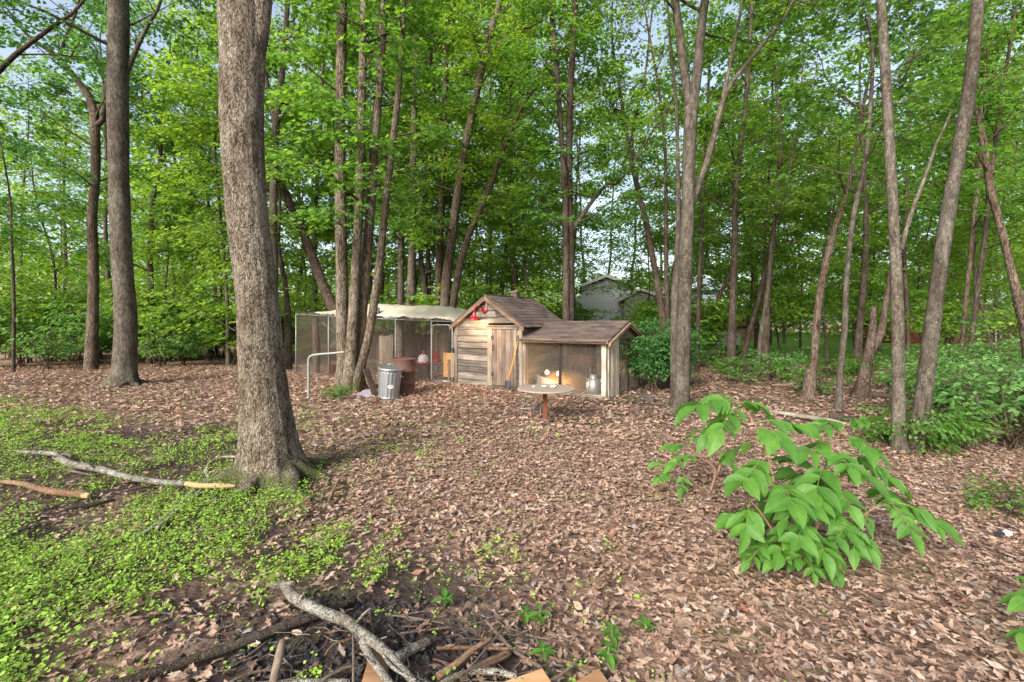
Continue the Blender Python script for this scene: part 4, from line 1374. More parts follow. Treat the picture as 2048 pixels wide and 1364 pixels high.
# --- wire run attached to the shed's right
run_ = empty('wire_run', A, ROT)
tag(run_, 'low wire-fronted animal run with shingle roof joined to the shed', 'animal run')
RL, RW, RE, RA = 2.15, 2.1, 1.24, 1.60
yf = -.06
def rbox(n, x0, x1, y0, y1, z0, z1, m, j=.003): return MB().box(x0, x1, y0, y1, z0, z1, j).build(n, M[m], run_)
rbox('post', .06, .15, yf, yf + .09, 0, RE - .05, 'trim_z')
rbox('post', RL - .10, RL, yf, yf + .09, 0, RE - .05, 'white_z')
rbox('post', .06, .15, RW - .1, RW, 0, RE - .05, 'trim_z')
rbox('post', RL - .1, RL, RW - .1, RW, 0, RE - .05, 'trim_z')
rbox('post', 1.02, 1.07, yf + .01, yf + .06, .08, RE - .05, 'dark_wood')
rbox('sill_beam', .04, RL, yf - .01, yf + .085, -.02, .075, 'wood_x')
rbox('sill_beam', RL - .085, RL + .01, yf + .09, RW, -.02, .075, 'wood_y')
for a, b in ((.02, 1.0), (1.003, RL + .1)):
    rbox('fascia_board', a, b, yf - .13, yf - .105, RE - .075, RE + .005, 'rake')
# vertical boards at the gable end
for k, (a, b, mt) in enumerate(((.04, .19, 'white_z'), (.195, .33, 'white_z'), (.335, .47, 'white_z'), (.475, .62, 'white_z'))):
    rbox('end_board', RL + .002, RL + .022 + .004 * (k % 2), a, b, .02 - .03 * (k % 2), RE + .02, mt)
# gable panel and trims
gy = RW / 2
V = [(RL + .004, -.02, RE + .0), (RL + .004, RW + .02, RE + .0), (RL + .004, gy, RA - .04)]
V += [(x + .02, y, z) for x, y, z in V]
link('gable_panel', py_mesh('gable_panel', V, [(0, 2, 1), (3, 4, 5), (0, 1, 4, 3), (1, 2, 5, 4), (2, 0, 3, 5)]), M['rake_y'], run_)
MB().add([(RL + .026, .9, RE + .17), (RL + .026, .9, RE + .06), (RL + .026, 1.04, RE + .115), (RL + .032, .9, RE + .17), (RL + .032, .9, RE + .06), (RL + .032, 1.04, RE + .115)],
         [(0, 2, 1), (3, 4, 5), (0, 1, 4, 3), (1, 2, 5, 4), (2, 0, 3, 5)]).build('vent_hole', M['black'], run_)
ovr, eor = .10, .16
rrise = (RA - RE) / (RW / 2)
for sgn in (-1, 1):
    dn = Vector((0, sgn, -rrise)).normalized()
    nr = Vector((0, sgn * rrise, 1)).normalized()
    ln = math.hypot(RW / 2 + eor, (RW / 2 + eor) * rrise)
    o0 = Vector((.035, gy, RA + .02))
    a, b = o0, o0 + Vector((RL - .03 + ovr, 0, 0))
    th = nr * .022
    V = [a, b, b + dn * ln, a + dn * ln]
    link('roof_deck', py_mesh('roof_deck', [v - th * .5 for v in V] + [v + th * .5 for v in V], [(0, 1, 2, 3), (7, 6, 5, 4), (0, 4, 5, 1), (1, 5, 6, 2), (2, 6, 7, 3), (3, 7, 4, 0)]), M['dark_wood'], run_)
    shingles(run_, o0, (1, 0, 0), dn, RL - .03 + ovr, ln + .02, seed=int(30 + sgn))
    c0 = Vector((RL + ovr + .004, gy, RA + .012)); c1 = c0 + dn * (ln + .01)
    for off, h, q in ((0, .085, 0), (.028, .05, 1)):
        V = [c0 + Vector((off, 0, 0)), c1 + Vector((off, 0, 0)), c1 + Vector((off, 0, -h)), c0 + Vector((off, 0, -h * 1.1))]
        V = V + [v + Vector((.026, 0, 0)) for v in V]
        link('rake_board', py_mesh('rake_board', V, [(0, 1, 2, 3), (7, 6, 5, 4), (0, 4, 5, 1), (1, 5, 6, 2), (2, 6, 7, 3), (3, 7, 4, 0)]), M['rake_y'], run_)
for k in range(8):
    x0 = .04 + k * .27; x1 = min(x0 + .29, RL + .1); z0 = RA + .052
    link('ridge_cap', py_mesh('ridge_cap', [(x0, gy, z0), (x1, gy, z0 + .005), (x1, gy + .13, z0 - .13 * rrise + .005), (x0, gy + .13, z0 - .13 * rrise), (x0, gy - .13, z0 - .13 * rrise), (x1, gy - .13, z0 - .13 * rrise + .005)],
         [(0, 1, 2, 3), (0, 4, 5, 1)]), M['shingle'], run_)
wire_panel('chain_link_mesh', (.15, yf + .04, 0), (RL - .1, yf + .04, 0), .075, RE - .05, RE - .05, .075, .008, run_, seed=1)
wire_panel('chain_link_mesh', (1.0, RW - .05, 0), (RL - .1, RW - .05, 0), .03, RE, RE, .068, .006, run_, seed=2)
wire_panel('square_wire_mesh', (RL - .02, .62, 0), (RL - .02, RW - .1, 0), .03, RE, RE, .05, .006, run_, False, seed=3)
rbox('end_post', RL - .06, RL + .0, 1.25, 1.31, .075, RE, 'dark_wood')
x = .16
while x < 1.0:      # dark boards closing the back's shed half
    rbox('back_board', x, x + .135, RW - .03, RW - .008, .0, RE, 'dark_wood'); x += .14
# what stands inside the run
def heap(name, c, rx, ry, h, mat, label, cat, seed=0, parent=None, rz=0):
    rng = np.random.default_rng(seed)
    nu, nv = 26, 9
    V, F = [], []
    for j in range(nv):
        f = j / (nv - 1)
        for i in range(nu):
            a = 2 * pi * i / nu
            q = 1 + .3 * (vnoise(np.array(cos(a) * 2 + 9), np.array(sin(a) * 2 + 9), np.array(f * 3), seed) - .5)
            V.append((c[0] + rx * cos(a) * cos(f * pi / 2) ** .6 * q, c[1] + ry * sin(a) * cos(f * pi / 2) ** .6 * q, c[2] + h * sin(f * pi / 2) * (1 + .2 * (q - 1))))
    for j in range(nv - 1):
        for i in range(nu):
            k = (i + 1) % nu
            F.append((j * nu + i, j * nu + k, (j + 1) * nu + k, (j + 1) * nu + i))
    o = link(name, py_mesh(name, V, F, True), M[mat], parent)
    if label: tag(o, label, cat)
    return o
straw = empty('straw_heap', wloc((.75, .75, 0)), ROT)
tag(straw, 'rounded heap of brown straw lying inside the wire run', 'straw')
heap('mound', (0, 0, 0), .62, .42, .42, 'straw', None, None, 4, straw)
rg = np.random.default_rng(9)
n = 1500
a = rg.uniform(0, 6.28, n); f = rg.uniform(0, 1.4, n)
pos = np.stack([.62 * np.cos(a) * np.cos(f) ** .6, .42 * np.sin(a) * np.cos(f) ** .6, .42 * np.sin(f) + .01], -1)
X = rg.normal(0, 1, (n, 3)); X[:, 2] *= .35
V, F = leaf_arrays(np.array([(-.5, .02, 0), (.5, .02, 0), (.5, -.02, .01), (-.5, -.02, .01)]), np.array([(0, 1, 2, 3)]), pos, X, rg.normal(0, 1, (n, 3)), rg.uniform(.08, .22, n))
o = link('straws', np_mesh('straws', V, F), M['straw'], straw); o['kind'] = 'stuff'
bd = empty('curved_board', wloc((.45, .35, 0)), ROT)
tag(bd, 'warped grey board leaning on the straw inside the run', 'board')
V, F = [], []
for i in range(13):
    q = i / 12
    for yy, zz in ((.0, 0.0), (.03, .0), (.06, .55), (.03, .56)):
        V.append((-.26 + .6 * q, yy - .1 * sin(q * pi), zz * (.62 - .25 * q) + (.02)))
for i in range(12):
    for k in range(4):
        F.append((i * 4 + k, i * 4 + (k + 1) % 4, (i + 1) * 4 + (k + 1) % 4, (i + 1) * 4 + k))
F += [(3, 2, 1, 0), (48, 49, 50, 51)]
link('board', py_mesh('board', V, F), M['greyboard'], bd)
nest = empty('nest_box', wloc((.95, 1.35, 0)), ROT)
tag(nest, 'dark wooden nest box on a stand at the back of the run', 'nest box')
b_ = MB().box(-.3, .3, -.17, .17, .52, .82, .004).build('box', M['dark_wood'], nest)
MB().box(-.33, .33, -.2, .2, .822, .845, .003).build('lid', M['dark_wood'], nest)
for sx in (-.26, .26):
    for sy in (-.13, .13):
        MB().box(sx - .02, sx + .02, sy - .02, sy + .02, 0, .519).build('leg', M['wood_z'], nest)
for k, (x, y, z, e) in enumerate(((.60, .16, .46, 12.0), (.90, .16, .45, 10.0))):
    hl = empty('heat_lamp', wloc((x, y, z)), ROT)
    tag(hl, ('left' if k == 0 else 'right') + ' of two small glowing heat lamps hanging in the run', 'lamp', 'heat lamps in the run')
    MB().tube([(0, 0, .09), (0, 0, RE - z - .01)], .004, 6).build('cord', M['black'], hl)
    MB().lathe([(0, .092), (.02, .09), (.022, .05), (0, .048)], 14).build('socket', M['black'], hl, True)
    MB().lathe([(0, .05), (.02, .045), (.045, .01), (.05, -.02), (.035, -.05), (0, -.062)], 16).build('bulb', M['bulb'], hl, True)
    l2 = bpy.data.lights.new('heat_lamp_light', 'POINT'); l2.energy = e; l2.color = (1, .62, .28); l2.shadow_soft_size = .03
    q = bpy.data.objects.new('heat_lamp_light', l2); C.objects.link(q); q.parent = hl; q.location = (0, 0, -.10)
can = empty('milk_can', wloc((1.72, .28, 0)), ROT)
tag(can, 'rounded grey metal jug standing behind the wire near the white post', 'jug')
MB().lathe([(0, 0), (.13, 0), (.15, .03), (.165, .15), (.16, .27), (.12, .36), (.075, .40), (.07, .44), (.085, .455), (0, .46)], 24).build('body', M['galv'], can, True)
for s in (-1, 1):
    MB().tube([(s * .12, 0, .35), (s * .17, 0, .37), (s * .165, 0, .30), (s * .155, 0, .27)], .009, 6).build('handle', M['galv'], can, True)
wl = empty('white_jug', wloc((2.0, .5, 0)), ROT)
tag(wl, 'small red capped white jug beside the grey metal jug', 'jug')
MB().lathe([(0, 0), (.08, 0), (.085, .18), (.06, .26), (.03, .29), (0, .29)], 16).build('body', M['white'], wl, True)
MB().lathe([(.034, .285), (.034, .33), (0, .332)], 14).build('cap', M['red'], wl, True)

# --- the wire pen left of the shed
K0 = wloc((-2.08, .02, 0)); K0.z = 0
K1 = P(592, 749); K1.z = 0
kd = (K1 - K0); KL = kd.length; kd.normalize()
kn = Vector((kd.y, -kd.x, 0))
if kn.y < 0: kn = -kn
pen = empty('wire_pen', (0, 0, 0))
tag(pen, 'long chain-link animal pen with galvanised posts left of the shed', 'animal pen')
def ktop(s): return 1.63 + (1.86 - 1.63) * s / KL
def kp(s, z=0, b=0): q = K0 + kd * s + kn * b; return Vector((q.x, q.y, z))
DP = 2.6
gate_a, gate_b = .08, .70
for s in (.04, .74, 1.9, 3.1, 4.3, KL):
    MB().tube([kp(s, -.05), kp(s, ktop(s) + .02)], .022 if s in (.74,) else .019, 8).build('post', M['pipe'], pen, True)
for s in (.04, 1.9, 3.8, KL):
    MB().tube([kp(s, -.05, DP), kp(s, ktop(s) + .02, DP)], .019, 8).build('post', M['pipe'], pen, True)
for b in (0, DP):
    MB().tube([kp(.0, ktop(0), b), kp(KL * .5, ktop(KL * .5) - .015, b), kp(KL, ktop(KL), b)], .018, 8).build('top_rail', M['pipe'], pen, True)
for s in (.04, KL):
    MB().tube([kp(s, ktop(s), 0), kp(s, ktop(s), DP)], .018, 8).build('top_rail', M['pipe'], pen, True)
wire_panel('chain_link_mesh', kp(.74, 0, .02), kp(KL, 0, .02), .03, ktop(.74) - .01, ktop(KL) - .01, .09, .0095, pen, seed=4)
wire_panel('chain_link_mesh', kp(.04, 0, DP), kp(KL, 0, DP), .03, ktop(0), ktop(KL), .10, .007, pen, seed=5)
wire_panel('chain_link_mesh', kp(KL, 0, 0), kp(KL, 0, DP), .03, ktop(KL), ktop(KL), .10, .007, pen, seed=6)
# gate with rounded upper corners
gt = ktop(.4) - .10
path, _ = smooth_path([kp(gate_b, .05, -.04), kp(gate_b, gt - .12, -.04), kp(gate_b - .03, gt - .03, -.04), kp(gate_b - .12, gt, -.04), kp(gate_a + .12, gt, -.04), kp(gate_a + .03, gt - .03, -.04), kp(gate_a, gt - .12, -.04), kp(gate_a, .05, -.04)], np.ones((8, 1)), .05)
gate = MB().tube(path, .016, 8).build('gate_frame', M['galv'], pen, True)
MB().tube([kp(gate_a, .06, -.04), kp(gate_b, .06, -.04)], .014, 8).build('bottom_rail', M['galv'], gate, True)
wire_panel('gate_mesh', kp(gate_a + .01, 0, -.03), kp(gate_b - .01, 0, -.03), .06, gt - .01, gt - .01, .08, .009, gate, seed=7)
MB().box(-.02, .02, -.05, .05, -.05, .05).build('latch', M['black'], gate).location = kp(gate_a - .02, .9, -.06)
# cream tarp over the pen
def tarp():
    nu, nv = 60, 26
    V, F = [], []
    for j in range(nv + 1):
        f = j / nv
        b = -.04 + f * (DP + .1)
        for i in range(nu + 1):
            s = -.0 + (KL - .75) * i / nu
            top = ktop(s)
            arch = .36 * (sin(min(1, max(0, f)) * pi) ** .75)
            end = min(1, s / .9, (KL - .7 - s) / 1.2)
            arch *= max(.0, end) ** .6
            wr = .10 * (vnoise(np.array(s * 1.7), np.array(b * 2.2 + s * .9), seed=51) - .5) + .06 * (vnoise(np.array(s * 5 - b * 2), np.array(b * 3.1), seed=52) - .5)
            q = kp(s, top + .035 + arch + float(wr) - (.02 + .012 * sin(s * 7) if j == 0 else 0), b)
            V.append(q)
    for j in range(nv):
        for i in range(nu):
            a = j * (nu + 1) + i
            F.append((a, a + 1, a + nu + 2, a + nu + 1))
    o = link('tarp', py_mesh('tarp', V, F, True), M['tarp'])
    md = o.modifiers.new('thick', 'SOLIDIFY'); md.thickness = .006
    tag(o, 'wrinkled cream tarp sagging over the top of the pen', 'tarp')
tarp()
# drift of twigs and leaves along the rail
rg = np.random.default_rng(12)
mb = MB()
for k in range(420):
    s = rg.uniform(.1, KL - .1); p = kp(s, ktop(s) + .025 + rg.uniform(-.01, .04), -.03 + rg.normal(0, .03))
    d = Vector(rg.normal(0, 1, 3)); d.z *= .4; d.normalize()
    mb.tube([p - d * rg.uniform(.03, .1), p + d * rg.uniform(.03, .12)], .004, 3, False)
o = mb.build('rail_debris', M['stick'], None)
tag(o, 'dry twigs and leaf debris caught along the pen top rail', 'debris', kind='stuff')
fl = empty('flood_light', kp(2.55, ktop(2.5) + .10, -.02))
tag(fl, 'small black flood light perched on the pen roof', 'flood light')
MB().box(-.09, .09, -.05, .04, .06, .2, .012).build('housing', M['black'], fl)
MB().box(-.015, .015, -.015, .015, -.12, .06).build('bracket', M['black'], fl)
# things inside the pen
pw = empty('wooden_post', kp(2.02, 0, .35)); tag(pw, 'pale barked log post standing inside the pen', 'post')
path, rr = smooth_path([(0, 0, -.05), (.01, .02, .8), (-.02, .0, 1.75)], np.array([[.12], [.11], [.10]]), .1)
V, F = stem_mesh_arrays(path, rr[:, 0], 14, .1, 0, 5, 3, .02)
link('log', np_mesh('log', V, F, True), M['bark_furrow'], pw)
pw = empty('wooden_post', kp(5.3, 0, .5)); tag(pw, 'dark log post inside the far left end of the pen', 'post')
link('log', np_mesh('log', V, F, True), M['bark_brown'], pw)
sh = empty('plywood_sheet', kp(.38, 0, .35), math.atan2(kd.y, kd.x)); tag(sh, 'orange plywood sheet behind the pen gate', 'plywood')
MB().box(-.19, .19, -.01, .01, .12, .78, .004).build('sheet', M['ply'], sh)
MB().box(-.03, .03, .011, .05, 0, .6).build('prop', M['wood_z'], sh)
for k, (s, b, w_, h) in enumerate(((2.6, .5, .5, 1.25), (1.35, 1.5, .5, 1.3), (3.9, 1.6, .9, 1.0), (.95, DP - .25, 1.5, 1.35), (2.75, DP - .25, 1.5, 1.25), (4.6, DP - .25, 1.5, 1.3))):  # the three rear screens are added, dark boards standing in for interior shade
    q = empty('board_screen', kp(s, 0, b), math.atan2(kd.y, kd.x))
    tag(q, ['tall brown board panel just right of the four stem clump', 'brown board panel in the middle of the pen', 'wide dark board panel deep in the pen behind the clump', 'dark board screen added to darken the pen back by the gate', 'dark board screen added to darken the middle of the pen back', 'dark board screen added to darken the left of the pen back'][k], 'panel')
    n_ = int(w_ / .125)
    for i in range(n_):
        MB().box(-w_ / 2 + i * .125, -w_ / 2 + i * .125 + .12, -.012, .012, 0, h + random.uniform(-.05, .03), .004).build('board', M['dark_wood' if k >= 2 else 'wood_z'], q)
    MB().box(-w_ / 2, w_ / 2, .013, .05, .3, .38).build('batten', M['wood_x'], q)
wt = empty('poultry_waterer', kp(1.28, 0, .45)); tag(wt, 'white domed poultry waterer on a red base inside the pen', 'waterer')
MB().box(-.14, .14, -.14, .14, 0, .42, .005).build('stand', M['dark_wood'], wt)
MB().lathe([(0, .425), (.2, .425), (.21, .5), (.19, .5), (.18, .45), (0, .45)], 24).build('tray', M['red'], wt, True)
MB().lathe([(.15, .455), (.155, .6), (.12, .68), (.05, .715), (0, .72)], 24).build('tank', M['white'], wt, True)
MB().lathe([(.03, .715), (.05, .76), (.02, .82), (0, .83)], 12).build('knob', M['red'], wt, True)
hb = empty('feeder', kp(1.0, 0, .7)); tag(hb, 'red hanging feeder right of the white domed waterer', 'feeder')
MB().lathe([(0, .5), (.13, .5), (.14, .56), (.09, .57), (.085, .75), (0, .76)], 20).build('body', M['red'], hb, True)
MB().tube([(0, 0, .76), (0, 0, 1.7)], .004, 5).build('chain', M['wire'], hb)
bb = empty('red_bucket', kp(4.6, 0, .5)); tag(bb, 'dull red bucket seen through the wire behind the bent pipe', 'bucket')
MB().lathe([(0, 0), (.13, 0), (.17, .3), (.178, .305), (.165, .3), (.125, .02), (0, .02)], 20).build('body', M['rust'], bb, True)
MB().tube([(-.17, 0, .29), (-.1, 0, .4), (.1, 0, .4), (.17, 0, .29)], .005, 5).build('handle', M['wire'], bb)
pl = empty('leaning_pole', kp(4.6, 0, .6)); tag(pl, 'thin pole leaning diagonally inside the left end of the pen', 'pole')
MB().tube([kp(5.4, 1.7, .7) - pl.location, kp(4.0, .95, .6) - pl.location, kp(3.2, .02, .6) - pl.location], .035, 8).build('pole', M['bark_brown'], pl, True)

# ------------------------------------------------------------------ houses beyond the trees
def lap_wall(parent, x0, x1, y, z0, prof, mat, ex=.13, facing=-1):
    """lap siding: prof(z) -> (xa, xb) limits of the wall at a height"""
    z = z0
    while True:
        a = prof(z + ex * .5)
        if a is None: break
        a0, a1 = a
        if a1 - a0 < .1: break
        V = [(a0, y, z), (a1, y, z), (a1, y + facing * .05, z + .001), (a0, y + facing * .05, z + .001), (a0, y, z + ex * .84), (a1, y, z + ex * .84), (a1, y + facing * .012, z + ex * .84), (a0, y + facing * .012, z + ex * .84)]
        link('siding_board', py_mesh('siding_board', V, [(0, 1, 2, 3), (4, 7, 6, 5), (0, 4, 5, 1), (3, 2, 6, 7), (0, 3, 7, 4), (1, 5, 6, 2)]), M[mat], parent)
        z += ex
HY = 29.0
hs = empty('grey_house', at(1212, 700, HY) * 1.0, R(-8))
hs.location.z = 0
tag(hs, 'grey clapboard house with a gable end behind the run roof', 'house')
hw, he, ha = 1.55, 3.85, 4.35
def prof(z):
    if z > ha: return None
    l, r = -2.25, 1.5
    if z > he: k = (ha - z) / (ha - he); l, r = -1.3 * k, 1.5 * k
    elif z > 3.1: l = -1.5
    return (l, r)
lap_wall(hs, 0, 0, 0, .1, prof, 'siding', .14)
MB().box(-2.24, 1.49, .02, 6, 0, 3.1).build('body', M['siding'], hs)
MB().box(-1.49, 1.49, .02, 6, 3.101, 3.85).build('upper_body', M['siding'], hs)
for s, xe, ze in ((-1, -1.62, 3.76), (1, 1.82, 3.74)):
    V = [(0, -.3, ha + .02), (xe, -.3, ze), (xe, -.3, ze + .14), (0, -.3, ha + .18), (0, 6.3, ha + .02), (xe, 6.3, ze), (xe, 6.3, ze + .14), (0, 6.3, ha + .18)]
    rf = link('roof', py_mesh('roof', V, [(0, 1, 2, 3), (4, 7, 6, 5), (0, 4, 5, 1), (1, 5, 6, 2), (2, 6, 7, 3), (0, 3, 7, 4)]), M['roofing'], hs)
    V = [(0, -.33, ha + .0), (xe, -.33, ze - .02), (xe, -.33, ze + .15), (0, -.33, ha + .19)]
    V = V + [(x, y + .025, z) for x, y, z in V]
    link('fascia', py_mesh('fascia', V, [(0, 1, 2, 3), (4, 7, 6, 5), (0, 4, 5, 1), (1, 5, 6, 2), (2, 6, 7, 3), (0, 3, 7, 4)]), M['soffit'], rf)
h2 = empty('brown_house', at(1290, 700, 27.5) * 1.0, R(-8)); h2.location.z = 0
tag(h2, 'brown-grey house wing with a wood framed window beside the grey gable', 'house')
def prof2(z):
    if z > 3.45: return None
    if z > 2.9: k = (3.45 - z) / .55; return (-.9 * k - .3, -.3 + 1.4 * k)
    return (-1.2, 1.1)
lap_wall(h2, 0, 0, 0, .1, prof2, 'siding2', .14)
MB().box(-1.19, 1.09, .02, 5, 0, 2.9).build('body', M['siding2'], h2)
for s, xe in ((-1, -1.5), (1, 1.5)):
    V = [(-.3, -.25, 3.47), (xe, -.25, 2.8), (xe, -.25, 2.92), (-.3, -.25, 3.6), (-.3, 5.3, 3.47), (xe, 5.3, 2.8), (xe, 5.3, 2.92), (-.3, 5.3, 3.6)]
    link('roof', py_mesh('roof', V, [(0, 1, 2, 3), (4, 7, 6, 5), (0, 4, 5, 1), (1, 5, 6, 2), (2, 6, 7, 3), (0, 3, 7, 4)]), M['soffit'], h2)
wn = MB().box(-.27, .27, -.055, -.031, 1.6, 2.65).build('window', M['glass'], h2)
for x0, x1, z0, z1 in ((-.34, -.27, 1.54, 2.72), (.27, .34, 1.54, 2.72), (-.27, .27, 2.65, 2.72), (-.27, .27, 1.54, 1.6), (-.27, .27, 2.1, 2.14)):
    MB().box(x0, x1, -.07, -.032, z0, z1).build('frame', M['rake'], wn)
h3 = empty('pale_blue_house', at(1412, 700, 31) * 1.0, R(4)); h3.location.z = 0
tag(h3, 'pale blue sided house glimpsed right of the tall forked tree', 'house')
lap_wall(h3, 0, 0, 0, .1, lambda z: None if z > 3.6 else (-1.4, 1.0), 'siding3', .16)
MB().box(-1.39, .99, .02, 5, 0, 3.7).build('body', M['siding3'], h3)
V = [(-1.7, -.4, 3.7), (1.4, -.4, 3.7), (1.4, 2.5, 5.0), (-1.7, 2.5, 5.0), (-1.7, 5.4, 3.7), (1.4, 5.4, 3.7)]
link('roof', py_mesh('roof', V, [(0, 1, 2, 3), (3, 2, 5, 4), (0, 3, 4), (1, 5, 2), (0, 4, 5, 1)]), M['siding3'], h3)
wn = MB().box(-.5, .3, -.07, -.031, 1.3, 2.3).build('window', M['glass'], h3)
for x0, x1, z0, z1 in ((-.57, -.5, 1.23, 2.37), (.3, .37, 1.23, 2.37), (-.5, .3, 2.3, 2.37), (-.5, .3, 1.23, 1.3), (-.12, -.08, 1.3, 2.3)):
    MB().box(x0, x1, -.09, -.033, z0, z1).build('frame', M['white'], wn)
h4 = empty('orange_roof_house', at(1455, 700, 40) * 1.0, R(0)); h4.location.z = 0
tag(h4, 'low house with an orange roof behind the white trailer', 'house')
MB().box(-2.2, 2.4, .02, 5, 0, 1.3).build('wall', M['rake'], h4)
V = [(-2.5, -.4, 1.25), (2.7, -.4, 1.25), (2.4, 2.5, 2.3), (-2.2, 2.5, 2.3), (-2.5, 5.4, 1.25), (2.7, 5.4, 1.25)]
link('roof', py_mesh('roof', V, [(0, 1, 2, 3), (3, 2, 5, 4), (0, 3, 4), (1, 5, 2), (0, 4, 5, 1)]), M['orange_roof'], h4)
tr = empty('white_trailer', at(1455, 700, 25) * 1.0, R(10)); tr.location.z = 0
tag(tr, 'white box trailer parked beyond the trunks at mid right', 'trailer')
bd_ = MB().box(-.75, .75, 0, 1.2, .35, 1.05, .0).build('body', M['white'], tr)
for k in range(6):
    MB().box(-.75, .75, -.02, -.002, .37 + k * .11, .37 + k * .11 + .07).build('rib', M['white'], bd_)
for sx in (-.45, .45):
    wq = MB().lathe([(0, -.06), (.1, -.06), (.2, -.05), (.22, 0), (.2, .05), (0, .06)], 18).build('wheel', M['black'], tr, True)
    wq.rotation_euler = (R(90), 0, 0); wq.location = (sx, .05, .22)
MB().box(.75, 1.2, .55, .62, .36, .42).build('tow_bar', M['spade'], tr)
rb = empty('red_barn', at(1915, 700, 34) * 1.0, R(6)); rb.location.z = 0
tag(rb, 'long red barn beyond the lawn at the far right', 'barn')
x = -4.6
while x < 5.0:
    MB().box(x, x + .36, .0, .03, .05, 1.75, .004).build('wall_board', M['redpaint'], rb); x += .37
MB().box(-4.6, 5.1, .04, 4, 0, 1.75).build('body', M['redpaint'], rb)
V = [(-4.9, -.4, 1.75), (5.4, -.4, 1.75), (5.4, 2, 3.0), (-4.9, 2, 3.0), (-4.9, 4.4, 1.75), (5.4, 4.4, 1.75)]
link('roof', py_mesh('roof', V, [(0, 1, 2, 3), (3, 2, 5, 4), (0, 3, 4), (1, 5, 2), (0, 4, 5, 1)]), M['roofing'], rb)
for x in (-2.6, .4, 3.2):
    MB().box(x, x + 1.3, -.03, -.004, .05, 1.45).build('door', M['dark_wood'], rb)
    MB().box(x - .12, x - .01, -.05, -.004, .05, 1.6).build('door_frame', M['white'], rb)

def twigs():
    """fine dead twigs strewn over the burnt soil of the stick pile"""
    rg = np.random.default_rng(33)
    mb = MB()
    for k in range(230):
        px, py = (rg.uniform(430, 1150), rg.uniform(1215, 1400)) if k < 120 else (rg.uniform(-50, 2100), rg.uniform(830, 1380))
        p = P(px, py); p.z = float(gz(p.x, p.y)) + .03 + rg.uniform(0, .02)
        a = rg.uniform(0, 6.28); ln = rg.uniform(.04, .22); d = Vector((cos(a), sin(a), rg.normal(0, .08)))
        s = Vector((-sin(a), cos(a), 0)) * rg.normal(0, .12) * ln
        mb.tube([p - d * ln / 2, p + s, p + d * ln / 2], [.0035, .003, .0018], 4, False)
    o = mb.build('twigs', M['stick'])
    tag(o, 'fine dead twigs strewn over the litter and burnt soil', 'twigs', kind='stuff')
    n = 900                                   # bits of charcoal and bark
    px = rg.normal(720, 160, n); py = rg.uniform(1190, 1400, n)
    pos = np.array([tuple(P(a, b)) for a, b in zip(px, py)]); pos[:, 2] = gz(pos[:, 0], pos[:, 1]) + .008
    X = rg.normal(0, 1, (n, 3)); X[:, 2] *= .3
    TV = np.array([(-.5, -.25, 0), (.5, -.2, 0), (.4, .3, 0), (-.45, .2, 0), (-.3, -.1, .3), (.35, -.1, .25), (.2, .2, .3)])
    TF = np.array([(0, 1, 5), (0, 5, 4), (1, 2, 6), (1, 6, 5), (2, 3, 4), (2, 4, 6), (3, 0, 4), (4, 5, 6)])
    V, F = leaf_arrays(TV, TF, pos, X, np.tile([0, 0, 1.], (n, 1)) + rg.normal(0, .2, (n, 3)), rg.uniform(.012, .05, n))
    o = link('charcoal_bits', np_mesh('charcoal_bits', V, F), M['char'])
    tag(o, 'black charcoal bits on the burnt soil of the stick pile', 'charcoal', kind='stuff')
twigs()

# ------------------------------------------------------------------ things in the clearing
# metal rubbish can
gc = empty('rubbish_can', P(777, 797)); gc.rotation_euler = (R(2), R(4), R(10))
gc.location.z = .012
tag(gc, 'ribbed galvanised rubbish can with a lid in front of the pen', 'rubbish can')
n, V, F = 72, [], []
prof_ = [(.205, 0, 0), (.212, .012, 0), (.212, .03, 0), (.206, .05, 1), (.222, .33, 1), (.235, .56, 1), (.238, .575, 0), (.247, .585, 0), (.247, .60, 0), (.238, .605, 0)]
for r, z, rib in prof_:
    for i in range(n):
        a = 2 * pi * i / n
        q = r + (.006 if rib and (i % 4 in (0, 1)) else 0)
        V.append((q * cos(a), q * sin(a), z))
for j in range(len(prof_) - 1):
    for i in range(n):
        k = (i + 1) % n
        F.append((j * n + i, j * n + k, (j + 1) * n + k, (j + 1) * n + i))
F.append(tuple(reversed(range(n))))
body = link('body', py_mesh('body', V, F), M['galv'], gc)
lid = MB().lathe([(.255, .598), (.262, .60), (.262, .64), (.25, .65), (.21, .662), (.2, .656), (.1, .682), (0, .69)], 40).build('lid', M['galv'], gc, True)
MB().tube([(-.06, 0, .67), (-.055, 0, .715), (-.02, 0, .73), (.02, 0, .73), (.055, 0, .715), (.06, 0, .67)], .008, 6).build('handle', M['galv'], lid, True)
for a in (R(190), R(-10)):
    c = Vector((cos(a) * .235, sin(a) * .235, .5)); t_ = Vector((-sin(a), cos(a), 0)); o_ = Vector((cos(a), sin(a), 0))
    MB().tube([c - t_ * .06, c - t_ * .055 + o_ * .045 - Vector((0, 0, .03)), c + t_ * .055 + o_ * .045 - Vector((0, 0, .03)), c + t_ * .06], .007, 6).build('side_handle', M['galv'], gc, True)
lab = MB(); pts = []
aa = R(-78)
for i in range(20):
    q = 2 * pi * i / 20
    u, z = .062 * cos(q), .28 + .04 * sin(q)
    a = aa + u / .225
    r = .2275 + .003 + (z - .28) * .045
    pts.append((r * cos(a), r * sin(a), z))
lab.add(pts, [tuple(range(20))])
lb_ = lab.build('sticker', M['white'], gc)
mk = MB()
zig = [(-.03, -.018), (-.026, .014), (-.012, .0), (.0, .018), (.012, .0), (.026, .014), (.03, -.018)]
zp = []
for u, dz in zig:
    a = aa + u / .225; r = .2315 + dz * .045
    zp.append(Vector((r * cos(a), r * sin(a), .28 + dz)))
mk.tube(zp, .0025, 4).build('sticker_mark', M['spade'], lb_)
